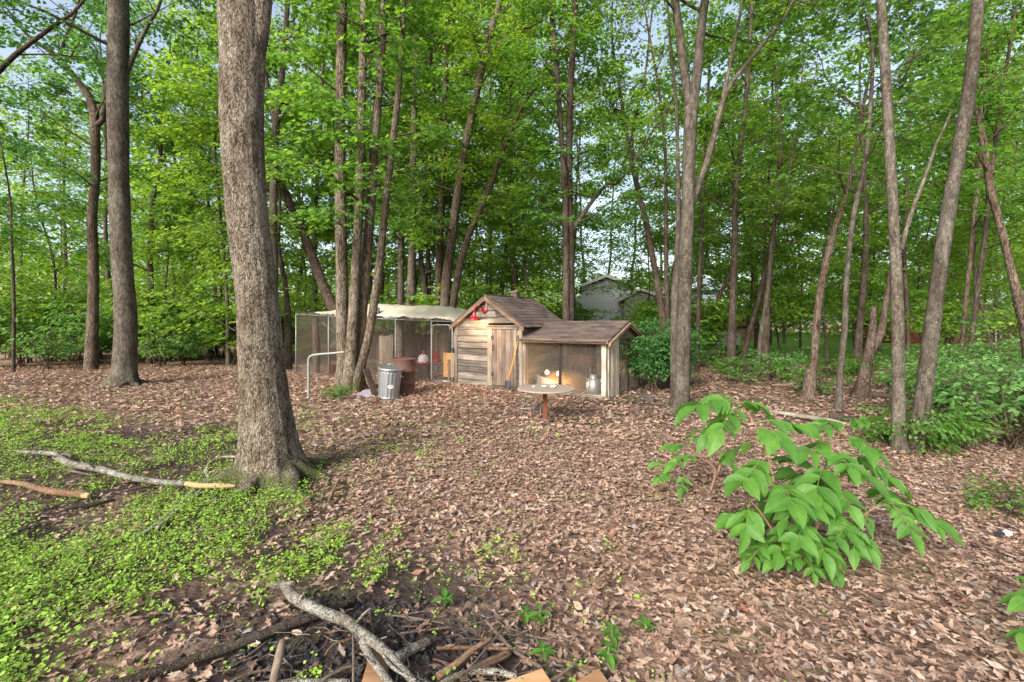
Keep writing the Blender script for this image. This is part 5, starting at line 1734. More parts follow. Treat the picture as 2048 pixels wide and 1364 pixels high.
# brown drum
dr = empty('steel_drum', P(789, 793) + Vector((.12, .3, 0))); dr.rotation_euler = (0, R(2), 0)
tag(dr, 'rusty brown steel drum behind the galvanised rubbish can', 'drum')
MB().lathe([(0, 0), (.25, 0), (.257, .01), (.25, .02), (.25, .25), (.262, .265), (.25, .28), (.25, .52), (.262, .535), (.25, .55), (.25, .79), (.258, .80), (.25, .812), (.235, .8), (0, .795)], 36).build('body', M['barrel'], dr, True)
# leaning plank by the can
lp = empty('leaning_plank', P(745, 794)); tag(lp, 'pale plank leaning between the clump and the rubbish can', 'plank')
MB().bar((.07, .0, 0.0), (-.2, .17, .60), .16, .022).build('board', M['wood_z'], lp)
sb = empty('flat_slab', P(733, 792)); tag(sb, 'grey purple slab lying at the foot of the four-stem clump', 'slab')
MB().add([(-.22, -.10, 0), (.2, -.12, 0), (.24, .1, 0), (-.1, .2, 0), (-.2, -.09, .05), (.19, -.1, .04), (.2, .08, .11), (-.08, .17, .12)],
         [(0, 3, 2, 1), (4, 5, 6, 7), (0, 1, 5, 4), (1, 2, 6, 5), (2, 3, 7, 6), (3, 0, 4, 7)]).build('slab', M['slate'], sb)
# bent pipe
bp_ = empty('bent_pipe', P(617, 797)); tag(bp_, 'bent grey pipe rail standing in the leaves left of the clump', 'pipe rail')
d0 = bp_.location.y
q0, q1, q2, q3 = at(617, 797, d0), at(617, 722, d0), at(624, 711, d0), at(690, 704, d0 - .0)
pth, _ = smooth_path([Vector((q0.x, d0, -.05)), (q0 + q1) / 2, q1, at(618.5, 716, d0), q2, at(640, 708.5, d0), at(665, 706.5, d0), q3], np.ones((8, 1)), .03)
MB().tube(pth - np.array(bp_.location), .027, 10).build('pipe', M['pipe'], bp_, True)

# round table on a rusty post
Yt = gdist(843)
tb = empty('round_table', P(1090, 843)); tag(tb, 'thin round tabletop on a rusty post in front of the run', 'table')
zt = EYE - (778 - HORZ) * Yt / FPX
MB().lathe([(0, zt - .018), (.46, zt - .018), (.475, zt - .01), (.475, zt + .004), (.46, zt + .012), (0, zt + .012)], 56, (.02, .05, 0)).build('tabletop', M['tabletop'], tb, True)
tt = tb.children[0]
for p in tt.data.polygons: p.use_smooth = False
MB().box(-.034, .034, -.03, .03, -.03, zt - .0185, .002).build('post', M['rust'], tb)
MB().box(-.04, .12, -.06, .08, 0, .06, .006).build('foot_block', M['char'], tb)
MB().box(-.005, .09, -.035, .05, .061, .085, .006).build('foot_plate', M['rust'], tb)
def rock(name, loc, s, mat, label, cat, seed, group=None):
    rg = np.random.default_rng(seed)
    V, F = [], []
    nu, nv = 12, 7
    for j in range(nv + 1):
        th = pi * j / nv
        for i in range(nu):
            a = 2 * pi * i / nu
            q = 1 + .45 * (float(vnoise(np.array(cos(a) * sin(th) * 1.6 + 5), np.array(sin(a) * sin(th) * 1.6 + 5), np.array(cos(th) * 1.6 + 5), seed)) - .5)
            V.append((s[0] * q * cos(a) * sin(th), s[1] * q * sin(a) * sin(th), s[2] * (1 + q * cos(th)) * .9))
    for j in range(nv):
        for i in range(nu):
            k = (i + 1) % nu
            F.append((j * nu + i, (j + 1) * nu + i, (j + 1) * nu + k, j * nu + k))
    o = link(name, py_mesh(name, V, F), M[mat])
    o.location = loc
    return tag(o, label, cat, group)
tc_ = tb.location
rock('table_stone', (tc_.x + .0, tc_.y + .08, zt + .0135), (.045, .035, .022), 'stone', 'pale stone lying near the centre of the round table', 'stone', 1)
rock('table_stone', (tc_.x + .14, tc_.y + .03, zt + .0135), (.055, .04, .026), 'stone', 'larger pale stone right of centre on the round table', 'stone', 2)
rock('table_stone', (tc_.x - .18, tc_.y + .1, zt + .0135), (.03, .025, .014), 'stone', 'tiny pale stone left on the round table', 'stone', 3)
# spade leaning by the shed door
spd = empty('spade', wloc((-.18, -.32, 0)), ROT); tag(spd, 'orange handled spade leaning beside the shed door', 'spade')
MB().tube([(0.0, 0, .2), (.05, .15, .7), (.1, .275, 1.16)], .017, 8).build('handle', M['ash'], spd, True)
V, F = [], []
for i in range(7):
    q = i / 6
    wd = .085 * (1 - max(0, q - .55) ** 2 * 3.2)
    for k in range(5):
        u = (k / 4 - .5) * 2
        V.append((u * wd, -.012 - .03 * q + .02 * u * u, .25 - .25 * q))
for i in range(6):
    for k in range(4):
        F.append((i * 5 + k, i * 5 + k + 1, i * 5 + k + 6, i * 5 + k + 5))
bl = link('blade', py_mesh('blade', V, F, True), M['spade'], spd)
bl.modifiers.new('t', 'SOLIDIFY').thickness = .004
MB().tube([(0, -.01, .16), (0, 0, .26)], .02, 8).build('socket', M['spade'], spd, True)
# low wire stand by the table
ws = empty('wire_stand', P(1062, 832)); tag(ws, 'bent thin metal frame lying on the leaves left of the table post', 'metal frame')
y0 = ws.location.y
def rel(px, py, dy, o): return at(px, py, y0 + dy) - o.location
for (a, b) in (((1042, 828), (1047, 806)), ((1080, 822), (1083, 800)), ((1066, 826), (1068, 812))):
    pa, pb = rel(*a, 0, ws), rel(*b, .3, ws); pa.z = 0
    MB().tube([pa, pb], .011, 6).build('leg', M['pipe'], ws, True)
MB().tube([rel(1040, 817, .1, ws), rel(1064, 818, .15, ws), rel(1088, 812, .2, ws)], .009, 6).build('rail', M['pipe'], ws, True)
MB().bar(rel(1046, 812, .1, ws), rel(1062, 801, .35, ws), .05, .014).build('slat', M['wood_x'], ws)
MB().bar(rel(1070, 815, .1, ws), rel(1084, 805, .35, ws), .05, .014).build('slat', M['wood_x'], ws)
for i, (px, py, sc, lb) in enumerate(((1058, 797, 1.1, 'flat grey stone before the run sill'), (1276, 806, .9, 'split firewood chunk at the run corner, left one'), (1290, 800, 1.0, 'split firewood chunk at the run corner, upright one'), (1303, 805, .8, 'split firewood chunk at the run corner, right one'))):
    if i == 0:
        rock('flat_stone', P(px, py), (.12, .09, .04), 'greyboard', lb, 'stone', 8)
    else:
        o = MB().obox((0, 0, .05 * sc), (.12 * sc, .03, 0), (-.02, .06 * sc, 0), (.02 * (i - 2), 0, .05 * sc)).build('firewood', M['wood_x'], None)
        o.location = P(px, py); o.rotation_euler = (0, 0, i * 1.3)
        tag(o, lb, 'firewood', 'firewood by the run')

# ------------------------------------------------------------------ fallen branches, logs and boards
def stick(name, label, pts, mat, cat='branch', z=.0, forks=(), ends=None, group=None, rough=.08, sides=10, lift=None):
    """pts: (px, py, diameter px[, height]) lying on the ground"""
    def wp(p):
        zc = (p[3] if len(p) > 3 else z) + .028
        q = P(p[0], p[1], zc)
        r = p[2] * .5 * q.y / FPX
        q.z = zc + r * .9 + float(gz(q.x, q.y))
        return q, r
    W = [wp(p) for p in pts]
    base = W[0][0].copy(); base.z = 0
    root = empty(name, base); tag(root, label, cat, group)
    def mk(nm, W_, mt, tip=True):
        path, rr = smooth_path([q - base for q, _ in W_], np.array([[r] for _, r in W_]), .025)
        rr = rr[:, 0]
        V, F = stem_mesh_arrays(path, rr, sides, rough, 0, 5, len(pts) + int(W_[0][0].x * 100) % 50, .02)
        c0, c1 = len(V), len(V) + 1
        V = np.vstack([V, path[0], path[-1]])
        F = F.tolist(); m = len(path)
        F += [[i, (i + 1) % sides, c0, c0] for i in []]
        T = [(c0, (i + 1) % sides, i) for i in range(sides)] + [(c1, (m - 1) * sides + i, (m - 1) * sides + (i + 1) % sides) for i in range(sides)]
        return link(nm, py_mesh(nm, V.tolist(), [tuple(f) for f in F] + T, True), M[mt], root)
    mk('branch', W, mat)
    for f in forks:
        mk('side_branch', [wp(p) for p in f], mat)
    if len(pts) >= 4 and W[0][1] > .008:          # stubs of snapped twigs
        for k in range(len(pts) - 1):
            q0, r0 = W[k][0].lerp(W[k + 1][0], random.random()), W[k][1]
            d_ = Vector((random.uniform(-1, 1), random.uniform(-1, 1), random.uniform(.2, 1))).normalized()
            ln = random.uniform(1.5, 6) * r0 + .015
            mid_ = q0 + d_ * ln * .6
            MB().tube([q0 - base, mid_ - base, q0 + d_ * ln + Vector((random.uniform(-.3, .3), random.uniform(-.3, .3), 0)) * ln - base], [r0 * .28, r0 * .22, r0 * .1], 6).build('twig', M[mat], root, True)
    if ends:
        mk('broken_end', [wp(p) for p in ends], 'rawwood')
    return root
stick('lichen_branch', 'thick lichen-grey forked branch in the near stick pile',
      [(540, 1180, 13), (568, 1176, 21), (588, 1200, 22), (640, 1228, 21), (690, 1246, 22), (716, 1266, 21), (738, 1310, 17), (778, 1364, 16), (805, 1410, 14)], 'lichen', z=.05,
      forks=[[(712, 1262, 20, .06), (760, 1295, 20, .09), (805, 1340, 16, .1), (850, 1385, 14, .08)], [(588, 1192, 12, .06), (572, 1172, 12, .08), (592, 1166, 9, .1)], [(757, 1290, 7, .10), (790, 1335, 7, .12), (860, 1362, 5, .08)]])
stick('dark_log', 'long dark furrowed log under the lichen-grey branch', [(150, 1392, 20), (300, 1352, 20), (450, 1302, 20), (580, 1254, 19), (650, 1228, 18), (710, 1202, 15)], 'bark_log', 'log')
stick('pale_stake', 'pale bare wooden stake at the bottom edge', [(566, 1288, 15, .08), (558, 1320, 17, .05), (545, 1380, 18, .0)], 'wood_z', 'stake', sides=12)
stick('bowed_branch', 'long grey branch with a yellow broken end beside the scaly trunk',
      [(38, 908, 6), (60, 911, 8), (105, 913, 10), (118, 924, 14), (150, 938, 13), (205, 947, 13), (250, 960, 12), (320, 968, 12), (372, 971, 12)], 'lichen', z=.03,
      ends=[(366, 970, 11, .03), (400, 975, 11, .03), (440, 977, 11, .02), (472, 976, 6, .02)], forks=[[(118, 916, 9, .04), (138, 915, 8, .06), (142, 918, 4, .06)]])
stick('short_log', 'short reddish log with a pale broken end at the left edge', [(-30, 966, 8), (40, 975, 10), (100, 986, 13), (172, 996, 14)], 'stickred', 'log', ends=[(168, 996, 13, .0), (180, 997, 11, .0)])
ST = [
 ('thin grey stick just below the bowed branch', [(85, 936, 4), (130, 944, 5), (190, 955, 4)], 'stick'),
 ('dark crooked stick between bowed branch and reddish log', [(130, 971, 3), (200, 966, 5), (240, 958, 4)], 'stick'),
 ('dark stick under the middle of the bowed branch', [(250, 984, 5), (290, 975, 7), (330, 966, 4)], 'stick'),
 ('dark rotten stick below the reddish log', [(130, 1016, 8), (185, 1010, 9), (230, 1000, 6)], 'bark_log'),
 ('grey stick in the weeds at the left edge', [(-20, 1078, 9), (30, 1064, 9), (82, 1045, 6)], 'stick'),
 ('short grey stick at the left edge above the weeds', [(-10, 1012, 6), (20, 1010, 6), (30, 1007, 4)], 'stick'),
 ('long straight stick crossing the lower right of the pile', [(873, 1292, 7), (940, 1291, 7), (1020, 1296, 7), (1090, 1310, 6), (1140, 1325, 6), (1196, 1339, 5)], 'stickred'),
 ('grey stick running down to the sawn boards', [(972, 1238, 6), (1000, 1270, 8), (1030, 1300, 8), (1085, 1334, 8)], 'stick'),
 ('thin stick standing across two others in the pile', [(1008, 1252, 4, .04), (970, 1295, 4, .05), (936, 1334, 4, .05)], 'stick'),
 ('peeling reddish stick in the middle of the pile', [(875, 1352, 14, .02), (915, 1325, 14, .02), (945, 1298, 11, .03), (985, 1272, 8, .03)], 'stickred'),
 ('thick peeling brown piece in the pile', [(920, 1355, 16), (970, 1330, 18), (1020, 1305, 14)], 'stickred'),
 ('smooth grey branch end lying across the pile', [(880, 1368, 10, .05), (925, 1345, 12, .05), (985, 1340, 13, .05), (1033, 1350, 11, .04)], 'lichen'),
 ('thin arched twig over the smooth branch end', [(870, 1370, 5, .07), (915, 1345, 5, .09), (970, 1320, 5, .08), (1012, 1304, 4, .05)], 'stick'),
 ('thick smooth limb behind the forked branch', [(790, 1318, 20), (825, 1300, 21), (860, 1280, 16)], 'lichen'),
 ('brown twig arching over the charred soil', [(650, 1308, 4, .02), (668, 1285, 4, .05), (710, 1272, 5, .05)], 'stickred'),
 ('long thin twig left of the pale stake', [(450, 1345, 5), (490, 1318, 5), (535, 1283, 4)], 'stick'),
 ('curved dark root stick at the bottom edge', [(440, 1375, 6), (500, 1348, 6), (560, 1340, 6), (620, 1345, 4)], 'stick'),
 ('grey bent stick from the bottom edge to the fork', [(620, 1380, 8, .02), (655, 1350, 8, .03), (700, 1328, 6, .03), (720, 1335, 5, .02)], 'stick'),
 ('upright thin twig poking up by the forked branch', [(706, 1372, 5, .0), (707, 1320, 5, .05), (706, 1262, 4, .10)], 'stick'),
 ('dark twig on the soil right of the forked branch', [(770, 1225, 4), (830, 1232, 5), (890, 1240, 4)], 'stick'),
 ('thin twig at the right of the dark soil', [(800, 1262, 4), (850, 1255, 5), (905, 1248, 5)], 'stick'),
 ('curved pale twig standing in the litter', [(1080, 1180, 4), (1079, 1200, 4), (1090, 1224, 3)], 'stickred'),
 ('thin crossed twig by the sawn board end', [(1090, 1362, 6, .03), (1130, 1340, 5, .03), (1165, 1308, 4, .03)], 'stick'),
 ('bare curved twig beside the scaly trunk root', [(678, 962, 5), (666, 985, 5), (655, 1012, 4)], 'stickred'),
]
for lb, pts, mt in ST:
    stick('fallen_stick', lb, pts, mt, 'stick', sides=8)
stick('fallen_log', 'long pale barkless log on the leaves behind the sapling', [(1535, 824, 7), (1600, 835, 9), (1660, 845, 10), (1700, 852, 6)], 'bark_dead', 'log')
stick('fallen_log', 'dark split log running to the speckled twin trunks', [(1662, 836, 13), (1710, 845, 14), (1760, 853, 11), (1800, 860, 9)], 'bark_log', 'log')
stick('fallen_log', 'short brown log at the left foot of the speckled twin trunks', [(1720, 868, 8), (1760, 872, 10), (1788, 876, 9)], 'stickred', 'log')
stick('fallen_log', 'dark log end by the broken trunk', [(1746, 796, 11), (1775, 799, 11), (1800, 803, 9)], 'bark_log', 'log')
stick('fallen_log', 'long dark fallen trunk among the right hand shrubs', [(1850, 872, 11), (1920, 876, 12), (1990, 878, 12), (2070, 884, 10)], 'bark_log', 'log')
# hoses by the big trunk
def hose(label, pts, w_):
    W = [P(x, y, .0) for x, y in pts]
    base = W[0].copy()
    o_ = []
    for q in W: o_.append(Vector((q.x, q.y, float(gz(q.x, q.y)) + .03)) - Vector((base.x, base.y, 0)))
    path, _ = smooth_path(o_, np.ones((len(o_), 1)), .03)
    m = MB().tube(path, w_, 8)
    o = m.build('old_hose', M['hose'], None, True)
    o.location = (base.x, base.y, 0)
    tag(o, label, 'hose')
hose('grey hose looping against the foot of the scaly trunk', [(488, 925), (470, 919), (440, 921), (418, 932), (413, 950), (418, 965), (408, 980), (385, 1000), (350, 1035), (315, 1065)], .016)
hose('middle grey hose strand running down through the weeds', [(492, 936), (470, 938), (440, 948), (400, 977), (372, 1000), (340, 1035), (300, 1068), (276, 1080)], .016)
hose('outer thin grey hose strand nearest the dark soil', [(395, 978), (380, 990), (352, 1006)], .012)
# sawn boards at the bottom edge
def board(label, px4, th, mat='plank'):
    W = [P(x, y, th) for x, y in px4]
    base = W[0].copy(); base.z = 0
    V = [Vector((q.x, q.y, 0)) - base for q in W]
    zz = [float(gz(q.x, q.y)) for q in W]
    z0 = sum(zz) / 4
    V = [(v.x, v.y, z0 - .01) for v in V] + [(v.x, v.y, z0 + th) for v in V]
    o = link('sawn_board', py_mesh('sawn_board', V, [(3, 2, 1, 0), (4, 5, 6, 7), (0, 1, 5, 4), (1, 2, 6, 5), (2, 3, 7, 6), (3, 0, 4, 7)]), M[mat])
    o.location = base
    tag(o, label, 'board')
    bv = o.modifiers.new('b', 'BEVEL'); bv.width = .004; bv.segments = 2
board('left of two sawn boards at the bottom edge', [(920, 1385), (1085, 1328), (1118, 1378), (950, 1440)], .075)
board('right sawn board with a clean cut end at the bottom edge', [(1085, 1392), (1198, 1330), (1238, 1385), (1120, 1450)], .085)
board('sawn board under the forked branch', [(712, 1395), (742, 1292), (782, 1292), (765, 1395)], .055)
stick('flat_bark_slab', 'flat grey slab of bark at the very bottom edge', [(470, 1378, 14), (600, 1368, 16), (700, 1362, 12)], 'lichen', 'bark')
# litter scraps
def scrap(label, px, py, mat, s):
    o = MB().add([(-s, -s * .6, 0), (s * .3, -s * .8, .006), (s, -.1 * s, .012), (s * .4, s * .7, .02), (-s * .7, s * .5, .008),
                  (-s, -s * .6, .006), (s * .3, -s * .8, .012), (s, -.1 * s, .018), (s * .4, s * .7, .028), (-s * .7, s * .5, .014)],
                 [(4, 3, 2, 1, 0), (5, 6, 7, 8, 9), (0, 1, 6, 5), (1, 2, 7, 6), (2, 3, 8, 7), (3, 4, 9, 8), (4, 0, 5, 9)]).build('scrap', M[mat], None)
    o.location = P(px, py); o.location.z = .05
    tag(o, label, 'scrap')
scrap('small white scrap lying in the leaves at the right', 2015, 1082, 'white', .035)
scrap('small black scrap beside the white scrap at the right', 2001, 1083, 'black', .03)

# ------------------------------------------------------------------ shrubs
def make_shrub(seed, h, wd, nstem, leaf, lsz, per, nb, style='oval'):
    rng = np.random.default_rng(seed)
    root = empty('leafy_shrub', (0, 0, 0))
    tubes, O, D = [], [], []
    for k in range(nstem):
        a = rng.uniform(0, 6.28); sp = rng.uniform(.1, 1) * wd * .5
        p = np.array([rng.normal(0, .1), rng.normal(0, .1), -.03])
        pts = [p]
        for j in range(1, 6):
            f = j / 5
            pts.append(np.array([cos(a) * sp * f ** 1.3, sin(a) * sp * f ** 1.3, h * rng.uniform(.75, 1.0) * (f - .12 * f * f)]) + rng.normal(0, .03, 3))
        pts = np.array(pts)
        tubes.append((pts, np.linspace(.016, .005, 6), 5))
        for q in range(nb):
            f = rng.uniform(.25, 1)
            i = min(4, int(f * 5)); p = pts[i] + (pts[i + 1] - pts[i]) * (f * 5 - i)
            b = a + rng.normal(0, 1.2)
            d = np.array([cos(b), sin(b), rng.uniform(-.05, .5)]); d /= np.linalg.norm(d)
            ln = rng.uniform(.12, .4)
            tubes.append((np.array([p, p + d * ln]), np.array([.005, .0025]), 3))
            O.append(p + d * ln * .5); D.append(d)
    V, F = quad_tubes(tubes)
    link('stems', np_mesh('stems', V, F, True), M['bark_brown'], root)
    O, D = np.array(O), np.array(D)
    V, F = spray_leaves(O, D, rng.uniform(.3, .55, len(O)), style, per, lsz, rng)
    V[:, 2] = np.maximum(V[:, 2], .03)
    link('foliage', np_mesh('foliage', V, F), M[leaf], root)
    return root
SH = [make_shrub(301, 2.3, 2.2, 9, 'leaf_shrub', .125, 14, 17), make_shrub(302, 1.7, 2.2, 8, 'leaf_shrub', .115, 10, 12),
      make_shrub(303, 1.15, 2.0, 9, 'leaf_shrub', .095, 9, 10), make_shrub(304, 1.9, 1.4, 10, 'leaf_dark', .085, 16, 24),
      make_shrub(305, .7, 1.2, 8, 'leaf_maple', .085, 11, 9), make_shrub(306, 2.4, 2.4, 9, 'leaf_light', .14, 13, 16)]
SH_used = [False] * 6
def shrub(k, x, y, s, label, group=None, name=None):
    o = SH[k] if not SH_used[k] else copy_tree(SH[k])
    SH_used[k] = True
    if name: o.name = name
    o.location = (x, y, 0)
    o.rotation_euler = (0, 0, random.uniform(0, 6.28))
    o.scale = (s, s, s * random.uniform(.9, 1.1))
    if group: SHI.setdefault(group, []).append((1024 + FPX * x / y, o, label))
    else: tag(o, label, 'shrub')
SHI = {}
random.seed(11)
lx = [(-40, 738, 0), (40, 735, 1), (95, 741, 1), (150, 733, 0), (20, 718, 0), (110, 715, 0), (200, 728, 1), (320, 735, 1), (365, 732, 1), (290, 722, 0), (420, 722, 0), (455, 715, 0), (-70, 722, 0), (60, 726, 0), (180, 714, 0), (340, 716, 0), (390, 712, 0), (240, 712, 0)]
for i, (px, py, k) in enumerate(lx):
    p = P(px, py)
    shrub(k, p.x, p.y, random.uniform(1.0, 1.3) * (1 if k == 0 else 1.05), 'tall leafy shrub in the left thicket' if k == 0 else 'low leafy shrub fronting the left thicket', 'left thicket tall shrubs' if k == 0 else 'left thicket low shrubs')
for px, py, k, s, lb in ((1302, 782, 3, .95, 'dense dark shrub against the end of the run'), (1338, 776, 3, .9, 'dense dark shrub between the run and the forked tree'), (1322, 752, 3, 1.15, 'tall dark shrub rising behind the end of the run')):
    p = P(px, py); shrub(k, p.x, p.y, s, lb)
rx = [(1880, 842, 2), (1935, 850, 2), (1995, 858, 2), (2050, 848, 1), (1905, 815, 2), (1965, 812, 2), (1860, 800, 2), (1930, 785, 2), (2000, 782, 1), (2060, 780, 1), (1845, 775, 2), (1890, 772, 2), (1960, 764, 1), (2090, 870, 2), (2020, 900, 2), (1900, 760, 2)]
for i, (px, py, k) in enumerate(rx):
    p = P(px, py)
    shrub(k, p.x, p.y, random.uniform(.75, 1.05), 'low loose shrub beyond the speckled pair' if k == 2 else 'tall leafy shrub in the right thicket', 'right thicket low shrubs' if k == 2 else 'right thicket tall shrubs')
# the low leafy layer of the woods behind everything
rgu = np.random.default_rng(21)
UM = [(-900, 'left of the smooth grey trunk'), (245, 'between smooth grey and scaly trunk'), (510, 'behind the pen'), (930, 'behind the shed'), (1150, 'near the houses')]
uit = []
for i in range(34):
    px = -80 + 1500 * (i + rgu.random()) / 34; d = rgu.uniform(17.5, 27)
    if 1150 < px < 1330: d = rgu.uniform(17, 20); 
    o = copy_tree(SH[5]) if SH_used[5] else SH[5]
    SH_used[5] = True
    s = rgu.uniform(.9, 1.5) * (.62 if 1150 < px < 1330 else 1)
    o.location = ((px - 1024) * d / FPX, d, 0); o.rotation_euler = (0, 0, rgu.uniform(0, 6.28)); o.scale = (s * 1.15, s * 1.15, s)
    uit.append((px, o, 'woodland shrub'))
rank_labels(uit, UM, 'low layer of the woods', 'shrub')
mx = [(1405, 735, 2), (1440, 748, 4), (1490, 745, 4), (1545, 760, 2), (1570, 745, 2), (1500, 770, 4), (1645, 790, 4), (1655, 755, 4), (1690, 752, 4), (1780, 780, 4), (1395, 720, 2), (1470, 722, 2), (1735, 748, 4)]
for i, (px, py, k) in enumerate(mx):
    p = P(px, py)
    shrub(k, p.x, p.y, random.uniform(.7, 1.1), 'green shrub before the lawn' if k == 2 else 'small seedling bush before the lawn', 'shrubs before the lawn' if k == 2 else 'seedling bushes before the lawn')
for px, py, s, lb in ((1825, 905, .75, 'leafy seedling bush at the foot of the speckled twin trunks'), (1862, 890, .8, 'leafy seedling bush just right of the speckled twin trunks'), (1770, 885, .5, 'small seedling bush left of the speckled twin trunks'), (2010, 1035, .45, 'tiny green plant in the leaves at the right edge'), (668, 800, .4, 'small green plant at the foot of the four stem clump')):
    p = P(px, py); shrub(4, p.x, p.y, s, lb)
for g_, lst in SHI.items():
    rank_labels(lst, [(-900, '')], g_, 'shrub')
for k in range(5):
    if not SH_used[k]: print('unused shrub', k)

# ------------------------------------------------------------------ the big-leaved sapling in front
def leaflet_mesh(k, wide=.47):
    rg = np.random.default_rng(400 + k)
    m = 11
    V, F = [], []
    cu, ac, tw = rg.uniform(.10, .40), rg.uniform(.25, .7), rg.normal(0, .12)
    for i in range(m + 1):
        t = i / m
        w_ = wide * (sin(pi * min(1, t ** .85)) ** .8) * (1 - .35 * t) * 1.0 + .002
        ser = 1 + (.06 if i % 2 else -.03)
        for s in (-1, -.5, 0, .5, 1):
            y = s * w_ * .62 * (ser if abs(s) == 1 else 1)
            x = t + (.03 * abs(s) * sin(pi * t))
            z = -cu * t * t + ac * abs(y) * .55 + tw * y * t + .012 * sin(t * 28 + abs(s) * 2) * (abs(s) > .3)
            V.append((x, y, z))
    for i in range(m):
        for j in range(4):
            a = i * 5 + j
            F.append((a, a + 5, a + 6, a + 1))
    return py_mesh('leaflet', V, F, True)
LM = [leaflet_mesh(k) for k in range(6)]

def plant_leaf_mat():
    m = leaf_mat('sapling_leaflet', [(0, (.035, .115, .022)), (.5, (.066, .178, .03)), (1, (.13, .275, .04))], 0.44, 2.2)
    t = m.node_tree
    # veins: fine herringbone lines along each leaflet
    tc = N(t, 'ShaderNodeTexCoord')
    sx = N(t, 'ShaderNodeSeparateXYZ'); L(t, tc.outputs['Object'], sx.inputs[0])
    ay = math_(t, 'ABSOLUTE', sx.outputs[1])
    f = math_(t, 'SINE', math_(t, 'MULTIPLY', math_(t, 'SUBTRACT', sx.outputs[0], math_(t, 'MULTIPLY', ay, .7)), 75))
    line = ramp(t, f, [(.80, (0, 0, 0)), (1, (1, 1, 1))])
    mid_ = ramp(t, ay, [(0, (1, 1, 1)), (.016, (0, 0, 0))])
    p = [n for n in t.nodes if n.type == 'BSDF_PRINCIPLED'][0]
    src = p.inputs['Base Color'].links[0].from_socket
    c = mixc(t, math_(t, 'MULTIPLY', line, .12), src, (.12, .24, .06))
    c = mixc(t, math_(t, 'MULTIPLY', mid_, .6), c, (.16, .28, .08))
    bl_ = ramp(t, noise(t, coords(t, (1, 1, 1)), 3.0, 4), [(.35, (.78, .82, .7)), (.7, (1.2, 1.12, 1.1))])
    c = mixc(t, 1.0, c, bl_, 'MULTIPLY')
    hole = ramp(t, noise(t, coords(t, (1, 1, 1)), 9.0, 2), [(.70, (0, 0, 0)), (.73, (1, 1, 1))])
    c = mixc(t, math_(t, 'MULTIPLY', hole, .7), c, (.16, .11, .04))
    L(t, c, p.inputs['Base Color'])
    b = N(t, 'ShaderNodeBump'); b.inputs['Strength'].default_value = .2; b.inputs['Distance'].default_value = .003
    L(t, math_(t, 'SUBTRACT', 0.0, f), b.inputs['Height']); L(t, b.outputs[0], p.inputs['Normal'])
    return m
PLM = plant_leaf_mat()
for me in LM: me.materials.append(PLM)

def compound_leaf(parent, a, b, ll, pairs, rng, droop=.34, stalk='green_stem'):
    """one leaf stalk from a to b (local), with pairs of leaflets and one at the tip"""
    a, b = Vector(a), Vector(b)
    d = b - a
    m = 8
    pts = []
    for i in range(m + 1):
        t = i / m
        pts.append(a + d * t + Vector((0, 0, .10 * d.length * sin(pi * t))))
    o = MB().tube(pts, np.linspace(.0042, .002, m + 1), 6).build('leaf_stalk', M[stalk], parent, True)
    dirn = d.normalized()
    side = dirn.cross(Vector((0, 0, 1)))
    if side.length < .2: side = Vector((1, 0, 0))
    side.normalize()
    # leaf plane faces up and a little to the light in front
    def put(p, dr, ln):
        x = dr.normalized()
        nrm = Vector((rng.normal(0, .35), -.3 + rng.normal(0, .35), 1)).normalized()
        y = nrm.cross(x)
        if y.length < .15: y = Vector((1, 0, 0))
        y.normalize(); z = x.cross(y)
        q = link('leaflet', LM[int(rng.integers(0, 6))], None, o)
        ln *= rng.uniform(.75, 1.08)
        mt = Matrix((x * ln, y * ln * rng.uniform(.85, 1.1), z * ln)).transposed().to_4x4()
        mt.translation = p
        q.matrix_local = mt
    for k in range(pairs):
        t = .38 + .52 * k / max(1, pairs - 1) if pairs > 1 else .6
        p = pts[int(t * m)]
        for s in (-1, 1):
            sp = rng.uniform(.75, 1.05)
            dr = dirn * .62 + side * s * sp + Vector((0, 0, -droop + rng.normal(0, .12)))
            put(p, dr, ll * 1.12 * (.78 + .3 * k / max(1, pairs)) * rng.uniform(.88, 1.1))
    put(pts[-1], dirn * .9 + Vector((0, 0, -droop * .9)), ll * 1.25)
    return o

def sapling(name, label, basepx, Y, stems, leaves, seed, cat='sapling', stalk='green_stem', fill=0.0):
    rng = np.random.default_rng(seed)
    base = P(*basepx); base.z = 0
    root = empty(name, base); tag(root, label, cat)
    for st in stems:
        pts = [at(x, y, Y + dy) - base for x, y, dy in st]
        if st[0][:2] == basepx: pts[0] = Vector((0, 0, -.03))
        path, rr = smooth_path(pts, np.linspace(.011, .0045, len(pts))[:, None], .03)
        MB().tube(path, rr[:, 0], 8).build('stem', M['red_stem'], root, True)
    for (x0, y0, x1, y1, dy0, dy1, ll, pr) in leaves:
        pr, ll = pr + 1, ll * .98
        compound_leaf(root, at(x0, y0, Y + dy0) - base, at(x1, y1, Y + dy1) - base, ll, pr, rng, stalk=stalk)
        if rng.random() < fill and y0 > 880:      # more leaves low in the bush
            jx, jy, jd = rng.uniform(-45, 45), rng.uniform(-12, 30), rng.uniform(-.15, .3)
            compound_leaf(root, at(x0, y0, Y + dy0) - base, at(x1 + jx, y1 + jy, Y + dy1 + jd) - base, ll * .9, pr, rng, stalk=stalk)
    return root
Yp = gdist(1135)
B = (1600, 1135)
